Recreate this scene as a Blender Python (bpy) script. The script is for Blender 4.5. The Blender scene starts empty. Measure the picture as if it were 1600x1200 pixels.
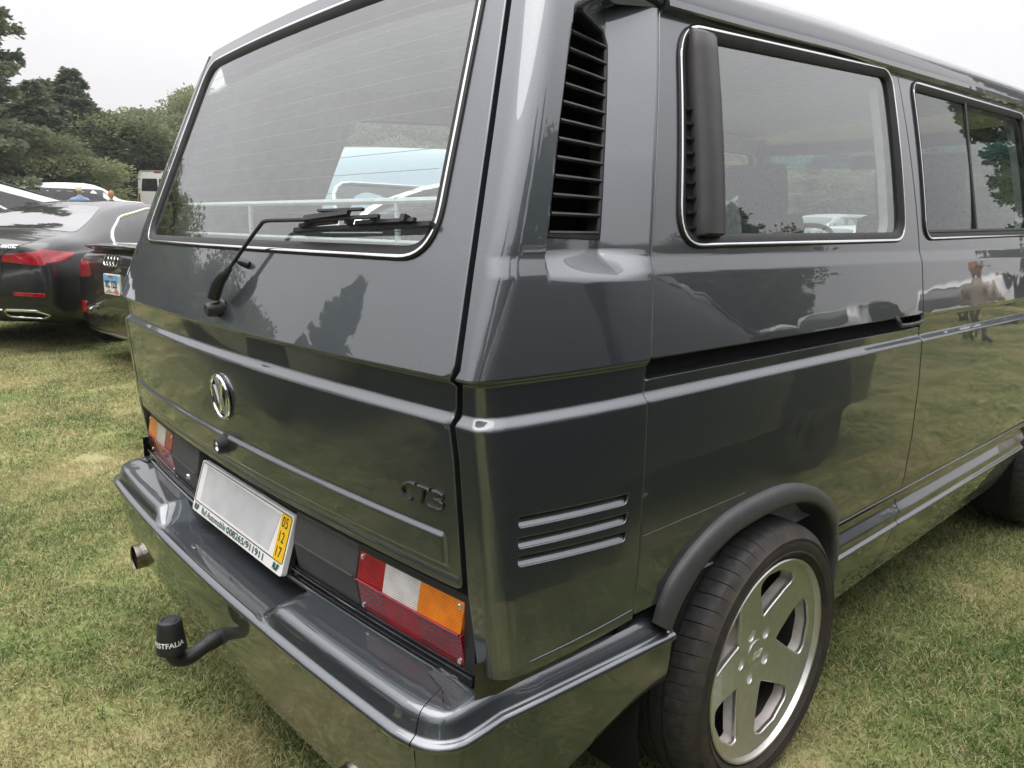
import bpy, bmesh, math, random
import numpy as np
from mathutils import Vector, Matrix
from mathutils.geometry import delaunay_2d_cdt
from mathutils.bvhtree import BVHTree

random.seed(7)
RNG = np.random.default_rng(7)
PI = math.pi
scene = bpy.context.scene
COL = scene.collection

# ------------------------------------------------------------------ camera
CAM_C = (1.70260, -0.70750, 1.28940)
CAM_YAW, CAM_PITCH, CAM_ROLL, CAM_F = 0.8351, -0.2029, 0.0146, 1165.245

def make_camera():
    cy, sy = math.cos(CAM_YAW), math.sin(CAM_YAW)
    cp, sp = math.cos(CAM_PITCH), math.sin(CAM_PITCH)
    F = Vector((-sy*cp, cy*cp, sp)); R = Vector((cy, sy, 0)); U = R.cross(F)
    cr, sr = math.cos(CAM_ROLL), math.sin(CAM_ROLL)
    R2 = R*cr + U*sr; U2 = U*cr - R*sr
    cd = bpy.data.cameras.new('camera'); co = bpy.data.objects.new('camera', cd); COL.objects.link(co)
    cd.sensor_fit = 'HORIZONTAL'; cd.sensor_width = 36.0
    cd.lens = 36.0*CAM_F/1600.0
    cd.clip_start = 0.02; cd.clip_end = 3000
    m = Matrix(((R2.x, U2.x, -F.x, CAM_C[0]), (R2.y, U2.y, -F.y, CAM_C[1]), (R2.z, U2.z, -F.z, CAM_C[2]), (0, 0, 0, 1)))
    co.matrix_world = m
    scene.camera = co
make_camera()

# ------------------------------------------------------------------ sky, sun, exposure
SUN_EL, SUN_ROT = 80.0, 200.0      # high soft sun behind the cloud deck
def make_world():
    w = bpy.data.worlds.new('World'); scene.world = w; w.use_nodes = True
    nt = w.node_tree; nt.nodes.clear()
    N = nt.nodes.new; L = nt.links.new
    out = N('ShaderNodeOutputWorld'); bg = N('ShaderNodeBackground'); L(bg.outputs[0], out.inputs[0])
    sky = N('ShaderNodeTexSky'); sky.sky_type = 'NISHITA'; sky.sun_disc = False
    sky.sun_elevation = math.radians(SUN_EL); sky.sun_rotation = math.radians(SUN_ROT)
    sky.dust_density = 3.0
    tc = N('ShaderNodeTexCoord'); sep = N('ShaderNodeSeparateXYZ'); L(tc.outputs['Generated'], sep.inputs[0])
    # overcast deck: luminance rises from the horizon to the zenith (CIE overcast sky), soft cloud texture
    mr = N('ShaderNodeMapRange'); mr.inputs[1].default_value = 0.0; mr.inputs[2].default_value = 1.0
    mr.inputs[3].default_value = 5.4; mr.inputs[4].default_value = 21.0
    pw = N('ShaderNodeMath'); pw.operation = 'POWER'; pw.inputs[1].default_value = 1.8; pw.use_clamp = True; ab = N('ShaderNodeMath'); ab.operation = 'MAXIMUM'; ab.inputs[1].default_value = 0.0
    L(sep.outputs[2], ab.inputs[0]); L(ab.outputs[0], pw.inputs[0]); L(pw.outputs[0], mr.inputs[0])
    mp = N('ShaderNodeMapping'); mp.inputs['Scale'].default_value = (1.0, 1.0, 2.6); L(tc.outputs['Generated'], mp.inputs[0])
    nz = N('ShaderNodeTexNoise'); nz.inputs['Scale'].default_value = 2.2; nz.inputs['Detail'].default_value = 5; nz.inputs['Roughness'].default_value = 0.5
    L(mp.outputs[0], nz.inputs[0])
    mr2 = N('ShaderNodeMapRange'); mr2.inputs[1].default_value = 0.3; mr2.inputs[2].default_value = 0.7
    mr2.inputs[3].default_value = 0.90; mr2.inputs[4].default_value = 1.08; L(nz.outputs[0], mr2.inputs[0])
    mul = N('ShaderNodeMath'); mul.operation = 'MULTIPLY'; L(mr.outputs[0], mul.inputs[0]); L(mr2.outputs[0], mul.inputs[1])
    cc = N('ShaderNodeCombineColor')
    for i, k in enumerate((1.0, 0.975, 0.992)):
        m = N('ShaderNodeMath'); m.operation = 'MULTIPLY'; m.inputs[1].default_value = k; L(mul.outputs[0], m.inputs[0]); L(m.outputs[0], cc.inputs[i])
    mx = N('ShaderNodeMix'); mx.data_type = 'RGBA'; mx.inputs[0].default_value = 0.96
    L(sky.outputs[0], mx.inputs[6]); L(cc.outputs[0], mx.inputs[7])
    L(mx.outputs[2], bg.inputs[0]); bg.inputs[1].default_value = 0.1
make_world()

def make_sun():
    ld = bpy.data.lights.new('sun', 'SUN'); ld.energy = 1.5; ld.angle = math.radians(60); ld.color = (1.0, 0.97, 0.92)
    o = bpy.data.objects.new('sun', ld); COL.objects.link(o)
    el, az = math.radians(SUN_EL), math.radians(SUN_ROT)
    d = Vector((math.sin(az)*math.cos(el), math.cos(az)*math.cos(el), math.sin(el)))   # towards the sun
    o.rotation_euler = d.to_track_quat('Z', 'Y').to_euler()
    o.location = (0, 0, 60)
make_sun()
scene.view_settings.view_transform = 'Standard'; scene.view_settings.look = 'None'
scene.view_settings.exposure = 0.68; scene.view_settings.gamma = 1.0
scene.view_settings.use_curve_mapping = False

# ------------------------------------------------------------------ materials
MATS = {}
def mat(name, color, rough=0.5, metal=0.0, coat=0.0, coat_rough=0.03, noise=0.08, nscale=30.0, bump=0.0, bscale=200.0,
        spec=0.5, emit=None, trans=0.0, ior=1.45, color2=None, rough_noise=0.0):
    if name in MATS: return MATS[name]
    m = bpy.data.materials.new(name); m.use_nodes = True; nt = m.node_tree
    b = nt.nodes['Principled BSDF']; N = nt.nodes.new; L = nt.links.new
    tc = N('ShaderNodeTexCoord')
    nz = N('ShaderNodeTexNoise'); nz.inputs['Scale'].default_value = nscale; nz.inputs['Detail'].default_value = 4
    L(tc.outputs['Object'], nz.inputs[0])
    mx = N('ShaderNodeMix'); mx.data_type = 'RGBA'
    c = Vector(color)
    lo = color2 if color2 else tuple(max(0, v*(1-noise)) for v in c)
    hi = tuple(c) if color2 else tuple(v*(1+noise) for v in c)
    mx.inputs[6].default_value = (*lo, 1); mx.inputs[7].default_value = (*hi, 1)
    mr = N('ShaderNodeMapRange'); mr.inputs[1].default_value = 0.35; mr.inputs[2].default_value = 0.65; L(nz.outputs[0], mr.inputs[0])
    L(mr.outputs[0], mx.inputs[0]); L(mx.outputs[2], b.inputs['Base Color'])
    b.inputs['Roughness'].default_value = rough; b.inputs['Metallic'].default_value = metal
    b.inputs['Coat Weight'].default_value = coat; b.inputs['Coat Roughness'].default_value = coat_rough
    b.inputs['Specular IOR Level'].default_value = spec; b.inputs['IOR'].default_value = ior
    b.inputs['Transmission Weight'].default_value = trans
    if rough_noise > 0:
        r2 = N('ShaderNodeMapRange'); r2.inputs[3].default_value = max(0, rough-rough_noise); r2.inputs[4].default_value = rough+rough_noise
        L(nz.outputs[0], r2.inputs[0]); L(r2.outputs[0], b.inputs['Roughness'])
    if bump > 0:
        n2 = N('ShaderNodeTexNoise'); n2.inputs['Scale'].default_value = bscale; n2.inputs['Detail'].default_value = 3
        L(tc.outputs['Object'], n2.inputs[0])
        bp = N('ShaderNodeBump'); bp.inputs['Strength'].default_value = bump; bp.inputs['Distance'].default_value = 0.002
        L(n2.outputs[0], bp.inputs['Height']); L(bp.outputs[0], b.inputs['Normal'])
    if emit:
        b.inputs['Emission Color'].default_value = (*emit, 1); b.inputs['Emission Strength'].default_value = 1.0
    MATS[name] = m
    return m

def glass_mat(name, tint, ior=1.5, extra=0.0):
    """thin window pane: mirror by Fresnel, otherwise tinted clear"""
    m = bpy.data.materials.new(name); m.use_nodes = True; nt = m.node_tree; nt.nodes.clear()
    N = nt.nodes.new; L = nt.links.new
    out = N('ShaderNodeOutputMaterial'); mix = N('ShaderNodeMixShader'); L(mix.outputs[0], out.inputs[0])
    fr = N('ShaderNodeFresnel'); gm = N('ShaderNodeNewGeometry'); im = N('ShaderNodeMix'); im.data_type = 'FLOAT'
    im.inputs[2].default_value = ior; im.inputs[3].default_value = 1.0/ior; L(gm.outputs['Backfacing'], im.inputs[0]); L(im.outputs[0], fr.inputs[0])   # same mirror strength from both sides
    ad = N('ShaderNodeMath'); ad.operation = 'ADD'; ad.use_clamp = True; ad.inputs[1].default_value = extra; L(fr.outputs[0], ad.inputs[0])
    tr = N('ShaderNodeBsdfTransparent'); tr.inputs[0].default_value = (*tint, 1)
    gl = N('ShaderNodeBsdfGlossy'); gl.inputs['Roughness'].default_value = 0.0; gl.inputs[0].default_value = (0.95, 0.97, 0.97, 1)
    L(ad.outputs[0], mix.inputs[0]); L(tr.outputs[0], mix.inputs[1]); L(gl.outputs[0], mix.inputs[2])
    MATS[name] = m
    return m

def paint_mat(name, color, rough=0.36, metal=0.85, coat=1.0, flake=0.12, coat_ior=1.6):
    m = bpy.data.materials.new(name); m.use_nodes = True; nt = m.node_tree
    b = nt.nodes['Principled BSDF']; N = nt.nodes.new; L = nt.links.new
    tc = N('ShaderNodeTexCoord')
    vo = N('ShaderNodeTexVoronoi'); vo.inputs['Scale'].default_value = 900; L(tc.outputs['Object'], vo.inputs[0])
    sp = N('ShaderNodeSeparateColor'); L(vo.outputs['Color'], sp.inputs[0])
    mx = N('ShaderNodeMix'); mx.data_type = 'RGBA'
    mx.inputs[6].default_value = (*[v*(1-flake) for v in color], 1); mx.inputs[7].default_value = (*[v*(1+flake) for v in color], 1)
    L(sp.outputs[0], mx.inputs[0]); L(mx.outputs[2], b.inputs['Base Color'])
    b.inputs['Metallic'].default_value = metal; b.inputs['Roughness'].default_value = rough
    b.inputs['Coat Weight'].default_value = coat; b.inputs['Coat Roughness'].default_value = 0.015; b.inputs['Coat IOR'].default_value = coat_ior
    # light dust
    nz = N('ShaderNodeTexNoise'); nz.inputs['Scale'].default_value = 3.5; nz.inputs['Detail'].default_value = 8; L(tc.outputs['Object'], nz.inputs[0])
    mr = N('ShaderNodeMapRange'); mr.inputs[1].default_value = 0.45; mr.inputs[2].default_value = 0.8; mr.inputs[3].default_value = 0.008; mr.inputs[4].default_value = 0.03
    L(nz.outputs[0], mr.inputs[0]); L(mr.outputs[0], b.inputs['Coat Roughness'])
    # orange peel
    n3 = N('ShaderNodeTexNoise'); n3.inputs['Scale'].default_value = 9.0; n3.inputs['Detail'].default_value = 1; L(tc.outputs['Object'], n3.inputs[0])
    bp = N('ShaderNodeBump'); bp.inputs['Strength'].default_value = 0.06; bp.inputs['Distance'].default_value = 0.01
    L(n3.outputs[0], bp.inputs['Height']); L(bp.outputs[0], b.inputs['Coat Normal'])
    MATS[name] = m
    return m

M = {}
M['paint'] = paint_mat('grey_metallic_paint', (0.084, 0.097, 0.110), rough=.44, coat_ior=1.85)
M['black_plastic'] = mat('black_plastic', (0.022, 0.023, 0.025), rough=0.42, bump=0.15, bscale=900)
M['grey_plastic'] = mat('grey_plastic', (0.055, 0.056, 0.058), rough=0.5, bump=0.35, bscale=700)
M['rubber'] = mat('rubber', (0.015, 0.015, 0.016), rough=0.55, noise=0.2)
M['void'] = mat('dark_cavity', (0.004, 0.004, 0.005), rough=0.9)
M['chrome'] = mat('chrome', (0.85, 0.86, 0.87), rough=0.08, metal=1.0, noise=0.02)
M['satin'] = mat('satin_trim', (0.75, 0.74, 0.76), rough=0.22, metal=1.0, noise=0.03)
M['black_gloss'] = mat('gloss_black', (0.008, 0.008, 0.01), rough=0.12, coat=0.8)
M['glass'] = glass_mat('window_glass', (0.88, 0.94, 0.92), ior=1.95, extra=0.07)
M['glass_dark'] = glass_mat('darkened_glass', (0.62, 0.68, 0.66), ior=1.55, extra=0.0)  # darker tint put in for the dark trees mirrored in the sliding door
M['car_glass'] = mat('far_car_glass', (0.012, 0.015, 0.016), rough=0.03, spec=0.8, coat=0.5)

# ------------------------------------------------------------------ object helpers
def thing(name, label, cat, loc=(0, 0, 0), rotz=0.0, group=None):
    o = bpy.data.objects.new(name, None); COL.objects.link(o)
    o.empty_display_size = 0.1
    o.location = loc; o.rotation_euler = (0, 0, rotz); o['label'] = label; o['category'] = cat
    if group: o['group'] = group
    return o

def tag(o, label, cat, group=None):
    o['label'] = label; o['category'] = cat
    if group: o['group'] = group
    return o

def link_mesh(name, me, parent=None):
    o = bpy.data.objects.new(name, me); COL.objects.link(o)
    if parent is not None: o.parent = parent
    return o

def mesh_obj(name, verts, faces, material, parent=None, normals=None, smooth=True, sharp=None):
    me = bpy.data.meshes.new(name)
    me.from_pydata([tuple(map(float, v)) for v in verts], [], faces)
    if material is not None:
        for m in (material if isinstance(material, (list, tuple)) else [material]): me.materials.append(m)
    me.polygons.foreach_set('use_smooth', [smooth]*len(me.polygons))
    if sharp is not None: me.set_sharp_from_angle(angle=math.radians(sharp))
    me.update()
    if normals is not None: me.normals_split_custom_set_from_vertices([tuple(map(float, n)) for n in normals])
    return link_mesh(name, me, parent)

class Geo:
    """collects vertices / faces of one mesh"""
    def __init__(s): s.v = []; s.f = []; s.n = []
    def add(s, verts, faces, normals=None):
        b = len(s.v); s.v.extend([tuple(map(float, p)) for p in verts]); s.f.extend([tuple(i+b for i in f) for f in faces])
        if normals is not None: s.n.extend([tuple(map(float, p)) for p in normals])
    def box(s, c, size, rot=None, bev=0.0):
        x, y, z = (d/2 for d in size)
        if bev <= 0:
            vs = [Vector((sx*x, sy*y, sz*z)) for sx in (-1, 1) for sy in (-1, 1) for sz in (-1, 1)]
            fs = [(0, 1, 3, 2), (4, 6, 7, 5), (0, 4, 5, 1), (2, 3, 7, 6), (0, 2, 6, 4), (1, 5, 7, 3)]
        else:
            bm = bmesh.new(); bmesh.ops.create_cube(bm, size=1.0)
            for v in bm.verts: v.co = Vector((v.co.x*2*x, v.co.y*2*y, v.co.z*2*z))
            bmesh.ops.bevel(bm, geom=list(bm.edges), offset=bev, segments=2, affect='EDGES', profile=0.7)
            bm.verts.index_update()
            vs = [v.co.copy() for v in bm.verts]; fs = [tuple(v.index for v in f.verts) for f in bm.faces]; bm.free()
        if rot is not None: vs = [rot @ v for v in vs]
        s.add([v+Vector(c) for v in vs], fs)
    def tube(s, pts, r, n=10, cap=True, closed=False):
        pts = [Vector(p) for p in pts]; m = len(pts)
        rs = r if isinstance(r, (list, tuple)) else [r]*m
        up = Vector((0, 0, 1)); vs = []; prev = None
        for i, p in enumerate(pts):
            if closed: t = (pts[(i+1) % m]-pts[i-1]).normalized()
            else: t = (pts[min(i+1, m-1)]-pts[max(i-1, 0)]).normalized()
            if prev is None:
                a = up.cross(t)
                if a.length < 1e-3: a = Vector((1, 0, 0)).cross(t)
                a.normalize()
            else:
                a = (prev - t*prev.dot(t)).normalized()
            prev = a; b = t.cross(a)
            for k in range(n):
                th = 2*PI*k/n; vs.append(p+(a*math.cos(th)+b*math.sin(th))*rs[i])
        fs = []
        for i in range(m if closed else m-1):
            j = (i+1) % m
            for k in range(n): fs.append((i*n+k, i*n+(k+1) % n, j*n+(k+1) % n, j*n+k))
        if cap and not closed: fs.append(tuple(range(n-1, -1, -1))); fs.append(tuple((m-1)*n+k for k in range(n)))
        s.add(vs, fs)
    def lathe(s, prof, origin=(0, 0, 0), axis='X', n=48, cap0=False, cap1=False):
        """prof: list of (a along axis, radius)"""
        vs = []; m = len(prof)
        for a, r in prof:
            for k in range(n):
                th = 2*PI*k/n; c, d = r*math.cos(th), r*math.sin(th)
                p = {'X': (a, c, d), 'Y': (c, a, d), 'Z': (c, d, a)}[axis]
                vs.append(Vector(p)+Vector(origin))
        fs = [(i*n+k, i*n+(k+1) % n, (i+1)*n+(k+1) % n, (i+1)*n+k) for i in range(m-1) for k in range(n)]
        if cap0: fs.append(tuple(range(n)))
        if cap1: fs.append(tuple((m-1)*n+k for k in range(n)))
        s.add(vs, fs)
    def build(s, name, material, parent=None, smooth=True, sharp=35):
        return mesh_obj(name, s.v, s.f, material, parent, smooth=smooth, sharp=sharp if smooth else None)

def recalc(o):
    bm = bmesh.new(); bm.from_mesh(o.data); bmesh.ops.recalc_face_normals(bm, faces=bm.faces); bm.to_mesh(o.data); bm.free()
    return o

# ------------------------------------------------------------------ trimmed surface panels
def densify(loop, step):
    loop = np.asarray(loop, float); out = []
    for i in range(len(loop)):
        a, b = loop[i], loop[(i+1) % len(loop)]
        n = max(1, int(math.ceil(np.max(np.abs(b-a)/np.asarray(step)))))
        for k in range(n): out.append(a+(b-a)*k/n)
    return np.array(out)

def inside(poly, P):
    poly = np.asarray(poly); x, y = P[:, 0], P[:, 1]; c = np.zeros(len(P), bool)
    j = len(poly)-1
    for i in range(len(poly)):
        xi, yi = poly[i]; xj, yj = poly[j]
        if yi != yj:
            m = ((yi > y) != (yj > y)) & (x < (xj-xi)*(y-yi)/(yj-yi)+xi)
            c ^= m
        j = i
    return c

def seg_dist(loop, P, sc):
    L = np.asarray(loop)*sc; Q = P*sc; d = np.full(len(P), 1e9)
    for i in range(len(L)):
        a, b = L[i], L[(i+1) % len(L)]; ab = b-a; l2 = max(ab@ab, 1e-16)
        t = np.clip(((Q-a)@ab)/l2, 0, 1); d = np.minimum(d, np.linalg.norm(Q-(a+t[:, None]*ab), axis=1))
    return d

def normals_of(F, UV, sign, h):
    U, V = UV[:, 0], UV[:, 1]
    du = F(U+h[0], V)-F(U-h[0], V); dv = F(U, V+h[1])-F(U, V-h[1])
    n = np.cross(du, dv)*sign; n /= np.maximum(np.linalg.norm(n, axis=1)[:, None], 1e-12)
    return n

def panel(name, F, outline, us, vs, material, parent, holes=(), sign=1, step=(0.03, 0.03), h=(1e-3, 1e-3), edge=0.0025, depth=0.012,
          margin=0.002, sc=(1, 1), offset=0.0, flange=True):
    """surface F(u,v) trimmed to outline minus holes, with rounded folded edges"""
    sc = np.asarray(sc, float)
    loops = [densify(outline, step)]+[densify(hh, step) for hh in holes]
    G = np.array([(u, v) for u in us for v in vs], float)
    keep = inside(loops[0], G)
    for l in loops[1:]: keep &= ~inside(l, G)
    G = G[keep]
    for l in loops:
        if len(G): G = G[seg_dist(l, G, sc) > margin]
    pts = []; edges = []
    for l in loops:
        b = len(pts); pts.extend(map(tuple, l*sc)); edges.extend((b+i, b+(i+1) % len(l)) for i in range(len(l)))
    pts.extend(map(tuple, G*sc))
    co, _, tri, *_ = delaunay_2d_cdt([Vector(p) for p in pts], edges, [], 0, 1e-7)
    UV = np.array([(c.x, c.y) for c in co])/sc
    tri = [t for t in tri if len(t) == 3]
    cen = np.array([UV[list(t)].mean(0) for t in tri])
    ok = inside(loops[0], cen)
    for l in loops[1:]: ok &= ~inside(l, cen)
    tri = [t for t, k in zip(tri, ok) if k]
    N = normals_of(F, UV, sign, h)
    Pp = F(UV[:, 0], UV[:, 1])+N*offset
    # orient
    faces = []
    if tri:
        t0 = np.array(tri); fn = np.cross(Pp[t0[:, 1]]-Pp[t0[:, 0]], Pp[t0[:, 2]]-Pp[t0[:, 0]])
        flip = (fn*N[t0].sum(1)).sum(1) < 0
        faces = [tuple(t[::-1]) if f else tuple(t) for t, f in zip(tri, flip)]
    g = Geo(); g.add(Pp, faces, N)
    if flange:
        for li, l in enumerate(loops):
            P0 = F(l[:, 0], l[:, 1]); n0 = normals_of(F, l, sign, h); P0 = P0+n0*offset
            T = np.roll(P0, -1, 0)-np.roll(P0, 1, 0); T /= np.maximum(np.linalg.norm(T, axis=1)[:, None], 1e-12)
            O = np.cross(T, n0); O /= np.maximum(np.linalg.norm(O, axis=1)[:, None], 1e-12)
            # outward: away from the panel
            a = 0.5*sum(l[i][0]*l[(i+1) % len(l)][1]-l[(i+1) % len(l)][0]*l[i][1] for i in range(len(l)))
            s = (1 if a > 0 else -1)*sign*(1 if li == 0 else -1)
            O = O*s
            rows = []; nr = []
            for ang in (0, 22, 45, 67, 90):
                ca, sa = math.cos(math.radians(ang)), math.sin(math.radians(ang))
                rows.append(P0+O*edge*sa-n0*edge*(1-ca)); nr.append(n0*ca+O*sa)
            rows.append(P0+O*edge-n0*depth); nr.append(O)
            k = len(l); V = np.concatenate(rows); NN = np.concatenate(nr); fs = []
            for r in range(len(rows)-1):
                for i in range(k):
                    j = (i+1) % k; q = (r*k+i, r*k+j, (r+1)*k+j, (r+1)*k+i)
                    fs.append(q)
            # orientation check on first quad
            q = fs[0]; fnv = np.cross(V[q[1]]-V[q[0]], V[q[2]]-V[q[0]])
            if fnv @ NN[q[0]] < 0 or (np.linalg.norm(fnv) < 1e-14 and s < 0): fs = [f[::-1] for f in fs]
            g.add(V, fs, NN)
    return mesh_obj(name, g.v, g.f, material, parent, normals=g.n)

def sweep(name, P, N, prof, material, parent, closed=True, out=None, sharp=40, caps=True):
    """profile (a outwards in surface, b along normal) swept along the curve P with normals N"""
    P = np.asarray(P, float); N = np.asarray(N, float)
    if closed: T = np.roll(P, -1, 0)-np.roll(P, 1, 0)
    else: T = np.gradient(P, axis=0)
    T /= np.maximum(np.linalg.norm(T, axis=1)[:, None], 1e-12)
    O = np.cross(T, N); O /= np.maximum(np.linalg.norm(O, axis=1)[:, None], 1e-12)
    if out is not None:
        if (O[0] @ (P[0]-np.asarray(out))) < 0: O = -O
    m = len(prof); k = len(P); V = []
    for i in range(k):
        for a, b in prof: V.append(P[i]+O[i]*a+N[i]*b)
    fs = []
    for i in range(k if closed else k-1):
        j = (i+1) % k
        for q in range(m): fs.append((i*m+q, i*m+(q+1) % m, j*m+(q+1) % m, j*m+q))
    if not closed and caps:
        fs.append(tuple(range(m))); fs.append(tuple((k-1)*m+q for q in range(m)))
    o = mesh_obj(name, V, fs, material, parent, sharp=sharp)
    recalc(o); o.data.set_sharp_from_angle(angle=math.radians(sharp))
    return o

def rrect(u0, u1, v0, v1, r, n=6, r4=None):
    """rounded rectangle ccw; r4 = radii (bl, br, tr, tl)"""
    r4 = r4 or (r, r, r, r); out = []
    for (cx, cy, a0, rr) in ((u0+r4[0], v0+r4[0], 180, r4[0]), (u1-r4[1], v0+r4[1], 270, r4[1]), (u1-r4[2], v1-r4[2], 0, r4[2]), (u0+r4[3], v1-r4[3], 90, r4[3])):
        for k in range(n+1):
            a = math.radians(a0+90*k/n); out.append((cx+rr*math.cos(a), cy+rr*math.sin(a)))
    return out

def rpoly(pts, r, n=5):
    """polygon with rounded corners; r scalar or list"""
    out = []; m = len(pts)
    for i in range(m):
        p = Vector(pts[i]); a = Vector(pts[i-1]); b = Vector(pts[(i+1) % m])
        ri = r[i] if isinstance(r, (list, tuple)) else r
        if ri <= 0: out.append(tuple(p)); continue
        d1 = (a-p); d2 = (b-p); l = min(d1.length, d2.length)*0.48
        d1.normalize(); d2.normalize()
        t = min(ri, l); p1 = p+d1*t; p2 = p+d2*t
        for k in range(n+1):
            s = k/n; out.append(tuple((1-s)**2*p1+2*s*(1-s)*p+s*s*p2))
    return out

def sm(a, b, x):
    t = np.clip((x-a)/(b-a), 0, 1); return t*t*(3-2*t)

def pip(xs, ys):
    xs = np.asarray(xs, float); ys = np.asarray(ys, float)
    return lambda x: np.interp(x, xs, ys)

def catmull(pts, n):
    """dense smooth curve through pts (open)"""
    P = [np.asarray(p, float) for p in pts]; P = [2*P[0]-P[1]]+P+[2*P[-1]-P[-2]]; out = []
    for i in range(1, len(P)-2):
        p0, p1, p2, p3 = P[i-1:i+3]
        for k in range(n):
            t = k/n
            out.append(0.5*((2*p1)+(-p0+p2)*t+(2*p0-5*p1+4*p2-p3)*t*t+(-p0+3*p1-3*p2+p3)*t**3))
    out.append(P[-2]); return np.array(out)

def text_mesh(txt, size, extrude=0.0, shear=0.0, spacing=1.0, align='CENTER', bold=0.0):
    cu = bpy.data.curves.new('t', 'FONT'); cu.body = txt; cu.size = size; cu.extrude = extrude; cu.shear = shear
    cu.space_character = spacing; cu.align_x = align; cu.align_y = 'CENTER'; cu.offset = bold; cu.resolution_u = 4
    ob = bpy.data.objects.new('t', cu); COL.objects.link(ob)
    dg = bpy.context.evaluated_depsgraph_get(); dg.update()
    me = bpy.data.meshes.new_from_object(ob.evaluated_get(dg))
    v = np.array([tuple(p.co) for p in me.vertices]) if len(me.vertices) else np.zeros((0, 3)); f = [tuple(p.vertices) for p in me.polygons]
    bpy.data.objects.remove(ob); bpy.data.curves.remove(cu); bpy.data.meshes.remove(me)
    return v, f

def copy_tree(o, parent=None):
    c = o.copy(); COL.objects.link(c)
    if parent is not None: c.parent = parent
    for ch in list(o.children): copy_tree(ch, c)
    return c
# =================================================================== THE VAN
# x to its right, y forward, rear end near y = 0, ground z = 0
SPZ = [(.10, .80), (.232, .8466), (.349, .888), (.428, .908), (.433, .917), (.440, .9225), (.447, .921), (.452, .912), (.474, .9125), (.477, .9205), (.482, .9205), (.508, .9045), (.512, .9040),
       (.545, .9040), (.552, .913), (.556, .916), (.593, .921), (.722, .928), (.874, .928), (1.0, .9235), (1.0140, .9108), (1.064, .9115), (1.0715, .9185), (1.112, .913), (1.2205, .8973),
       (1.25, .8862)]
_pf = np.polyfit((1.25, 1.341, 1.481, 1.638, 1.7516), (.8862, .8716, .8385, .80, .7667), 2)
SPZ += [(float(z), float(np.polyval(_pf, z))) for z in np.linspace(1.27, 1.95, 40)]
_sx = pip(*zip(*SPZ))
def XS(z):
    z = np.asarray(z, float); return sum(_sx(z+d) for d in (-.003, -.0015, 0, .0015, .003))/5
RPZ = [(.40, -.030), (.56, -.0425), (.72, -.062), (1.0, -.084), (1.0140, -.0695), (1.064, -.0735), (1.0715, -.0945), (1.24, -.031), (1.77, .176), (1.95, .247)]
_ry = pip(*zip(*RPZ))
def YR(z):
    z = np.asarray(z, float); return sum(_ry(z+d) for d in (-.003, -.0015, 0, .0015, .003))/5
KX = .06
GUT = pip((.2, .486, .762, 1.176, 1.569, 2.095, 2.827, 4.2), (1.685, 1.702, 1.714, 1.738, 1.752, 1.772, 1.796, 1.805))
SEAMA = pip((.5, .83, 1.007, 1.098, 1.24, 1.415, 1.587, 1.70, 1.8), (.310, .310, .318, .330, .352, .395, .443, .475, .505))
SEAMB = 1.5687
XG = pip((.50, .73, .945, 1.004, 1.02, 1.06, 1.086, 1.251, 1.446, 1.658, 1.80), (.846, .839, .839, .834, .835, .839, .851, .815, .770, .720, .684))

def side_x(y, z): return XS(z)-.022*np.clip((.3-y)/.3, 0, None)**2
def sideF(y, z): return np.stack([side_x(y, z), y, z], 1)
def mirF(F):
    def G(u, v):
        P = F(u, v); P[:, 0] *= -1; return P
    return G
def rearF(x, z): return np.stack([x, YR(z)+KX*x*x, z], 1)

van = thing('camper_van', 'dark grey metallic camper van with rear window wiper, seen from its rear right corner', 'van')

# ---- tailgate -----------------------------------------------------
def tg_emb(x, z):
    a = np.abs(x)
    e = .007*sm(.7520, .7610, z)*(1-sm(.8045, .8165, z))*(1-sm(.796, .806, a))
    g = -.0018*np.exp(-((z-.7375)/.0030)**2)
    return e+g
def tailF(u, z):
    x = u*(XG(z)-.0105)
    return np.stack([x, YR(z)+KX*x*x-tg_emb(x, z), z], 1)
WX0, WX1, WZ0, WZ1 = .727, .640, 1.243, 1.757          # rear window half widths at bottom / top, bottom and top heights
win = rpoly([(-WX0, WZ0), (WX0, WZ0), (WX1, WZ1), (-WX1, WZ1)], [.085, .085, .075, .075], 9)
win_u = [(x/(float(XG(z))-.0105), z) for x, z in win]
def zr(*segs):
    out = []
    for a, b, n in segs: out += list(np.linspace(a, b, n, endpoint=False))
    return np.array(out+[segs[-1][1]])
BODYZ = [(.86, .99, 16), (.99, 1.03, 22), (1.03, 1.056, 6), (1.056, 1.082, 16), (1.082, 1.205, 18), (1.205, 1.262, 20)]
tail_z = zr((.7235, .729, 4), (.729, .747, 26), (.747, .750, 2), (.750, .763, 20), (.763, .80, 6), (.80, .822, 14), (.822, .86, 5), *BODYZ, (1.262, 1.795, 66))
tail_u = np.concatenate([np.linspace(-1, -.93, 10), np.linspace(-.92, .92, 41), np.linspace(.93, 1, 10)])
tail_out = rpoly([(-1, .722), (1, .722), (1, 1.795), (-1, 1.795)], 0.0)
tail_out = [(-.985, .722), (.985, .722), (.997, .726), (1, .734), (1, 1.765), (.975, 1.795), (-.975, 1.795), (-1, 1.765), (-1, .734), (-.997, .726)]
tailgate = panel('tailgate', tailF, tail_out, tail_u, tail_z, M['paint'], van, holes=[win_u], sign=1, step=(.03, .012), h=(1e-4, 2e-4), depth=.020, edge=.003, margin=.0016, sc=(.12, 1))

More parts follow.
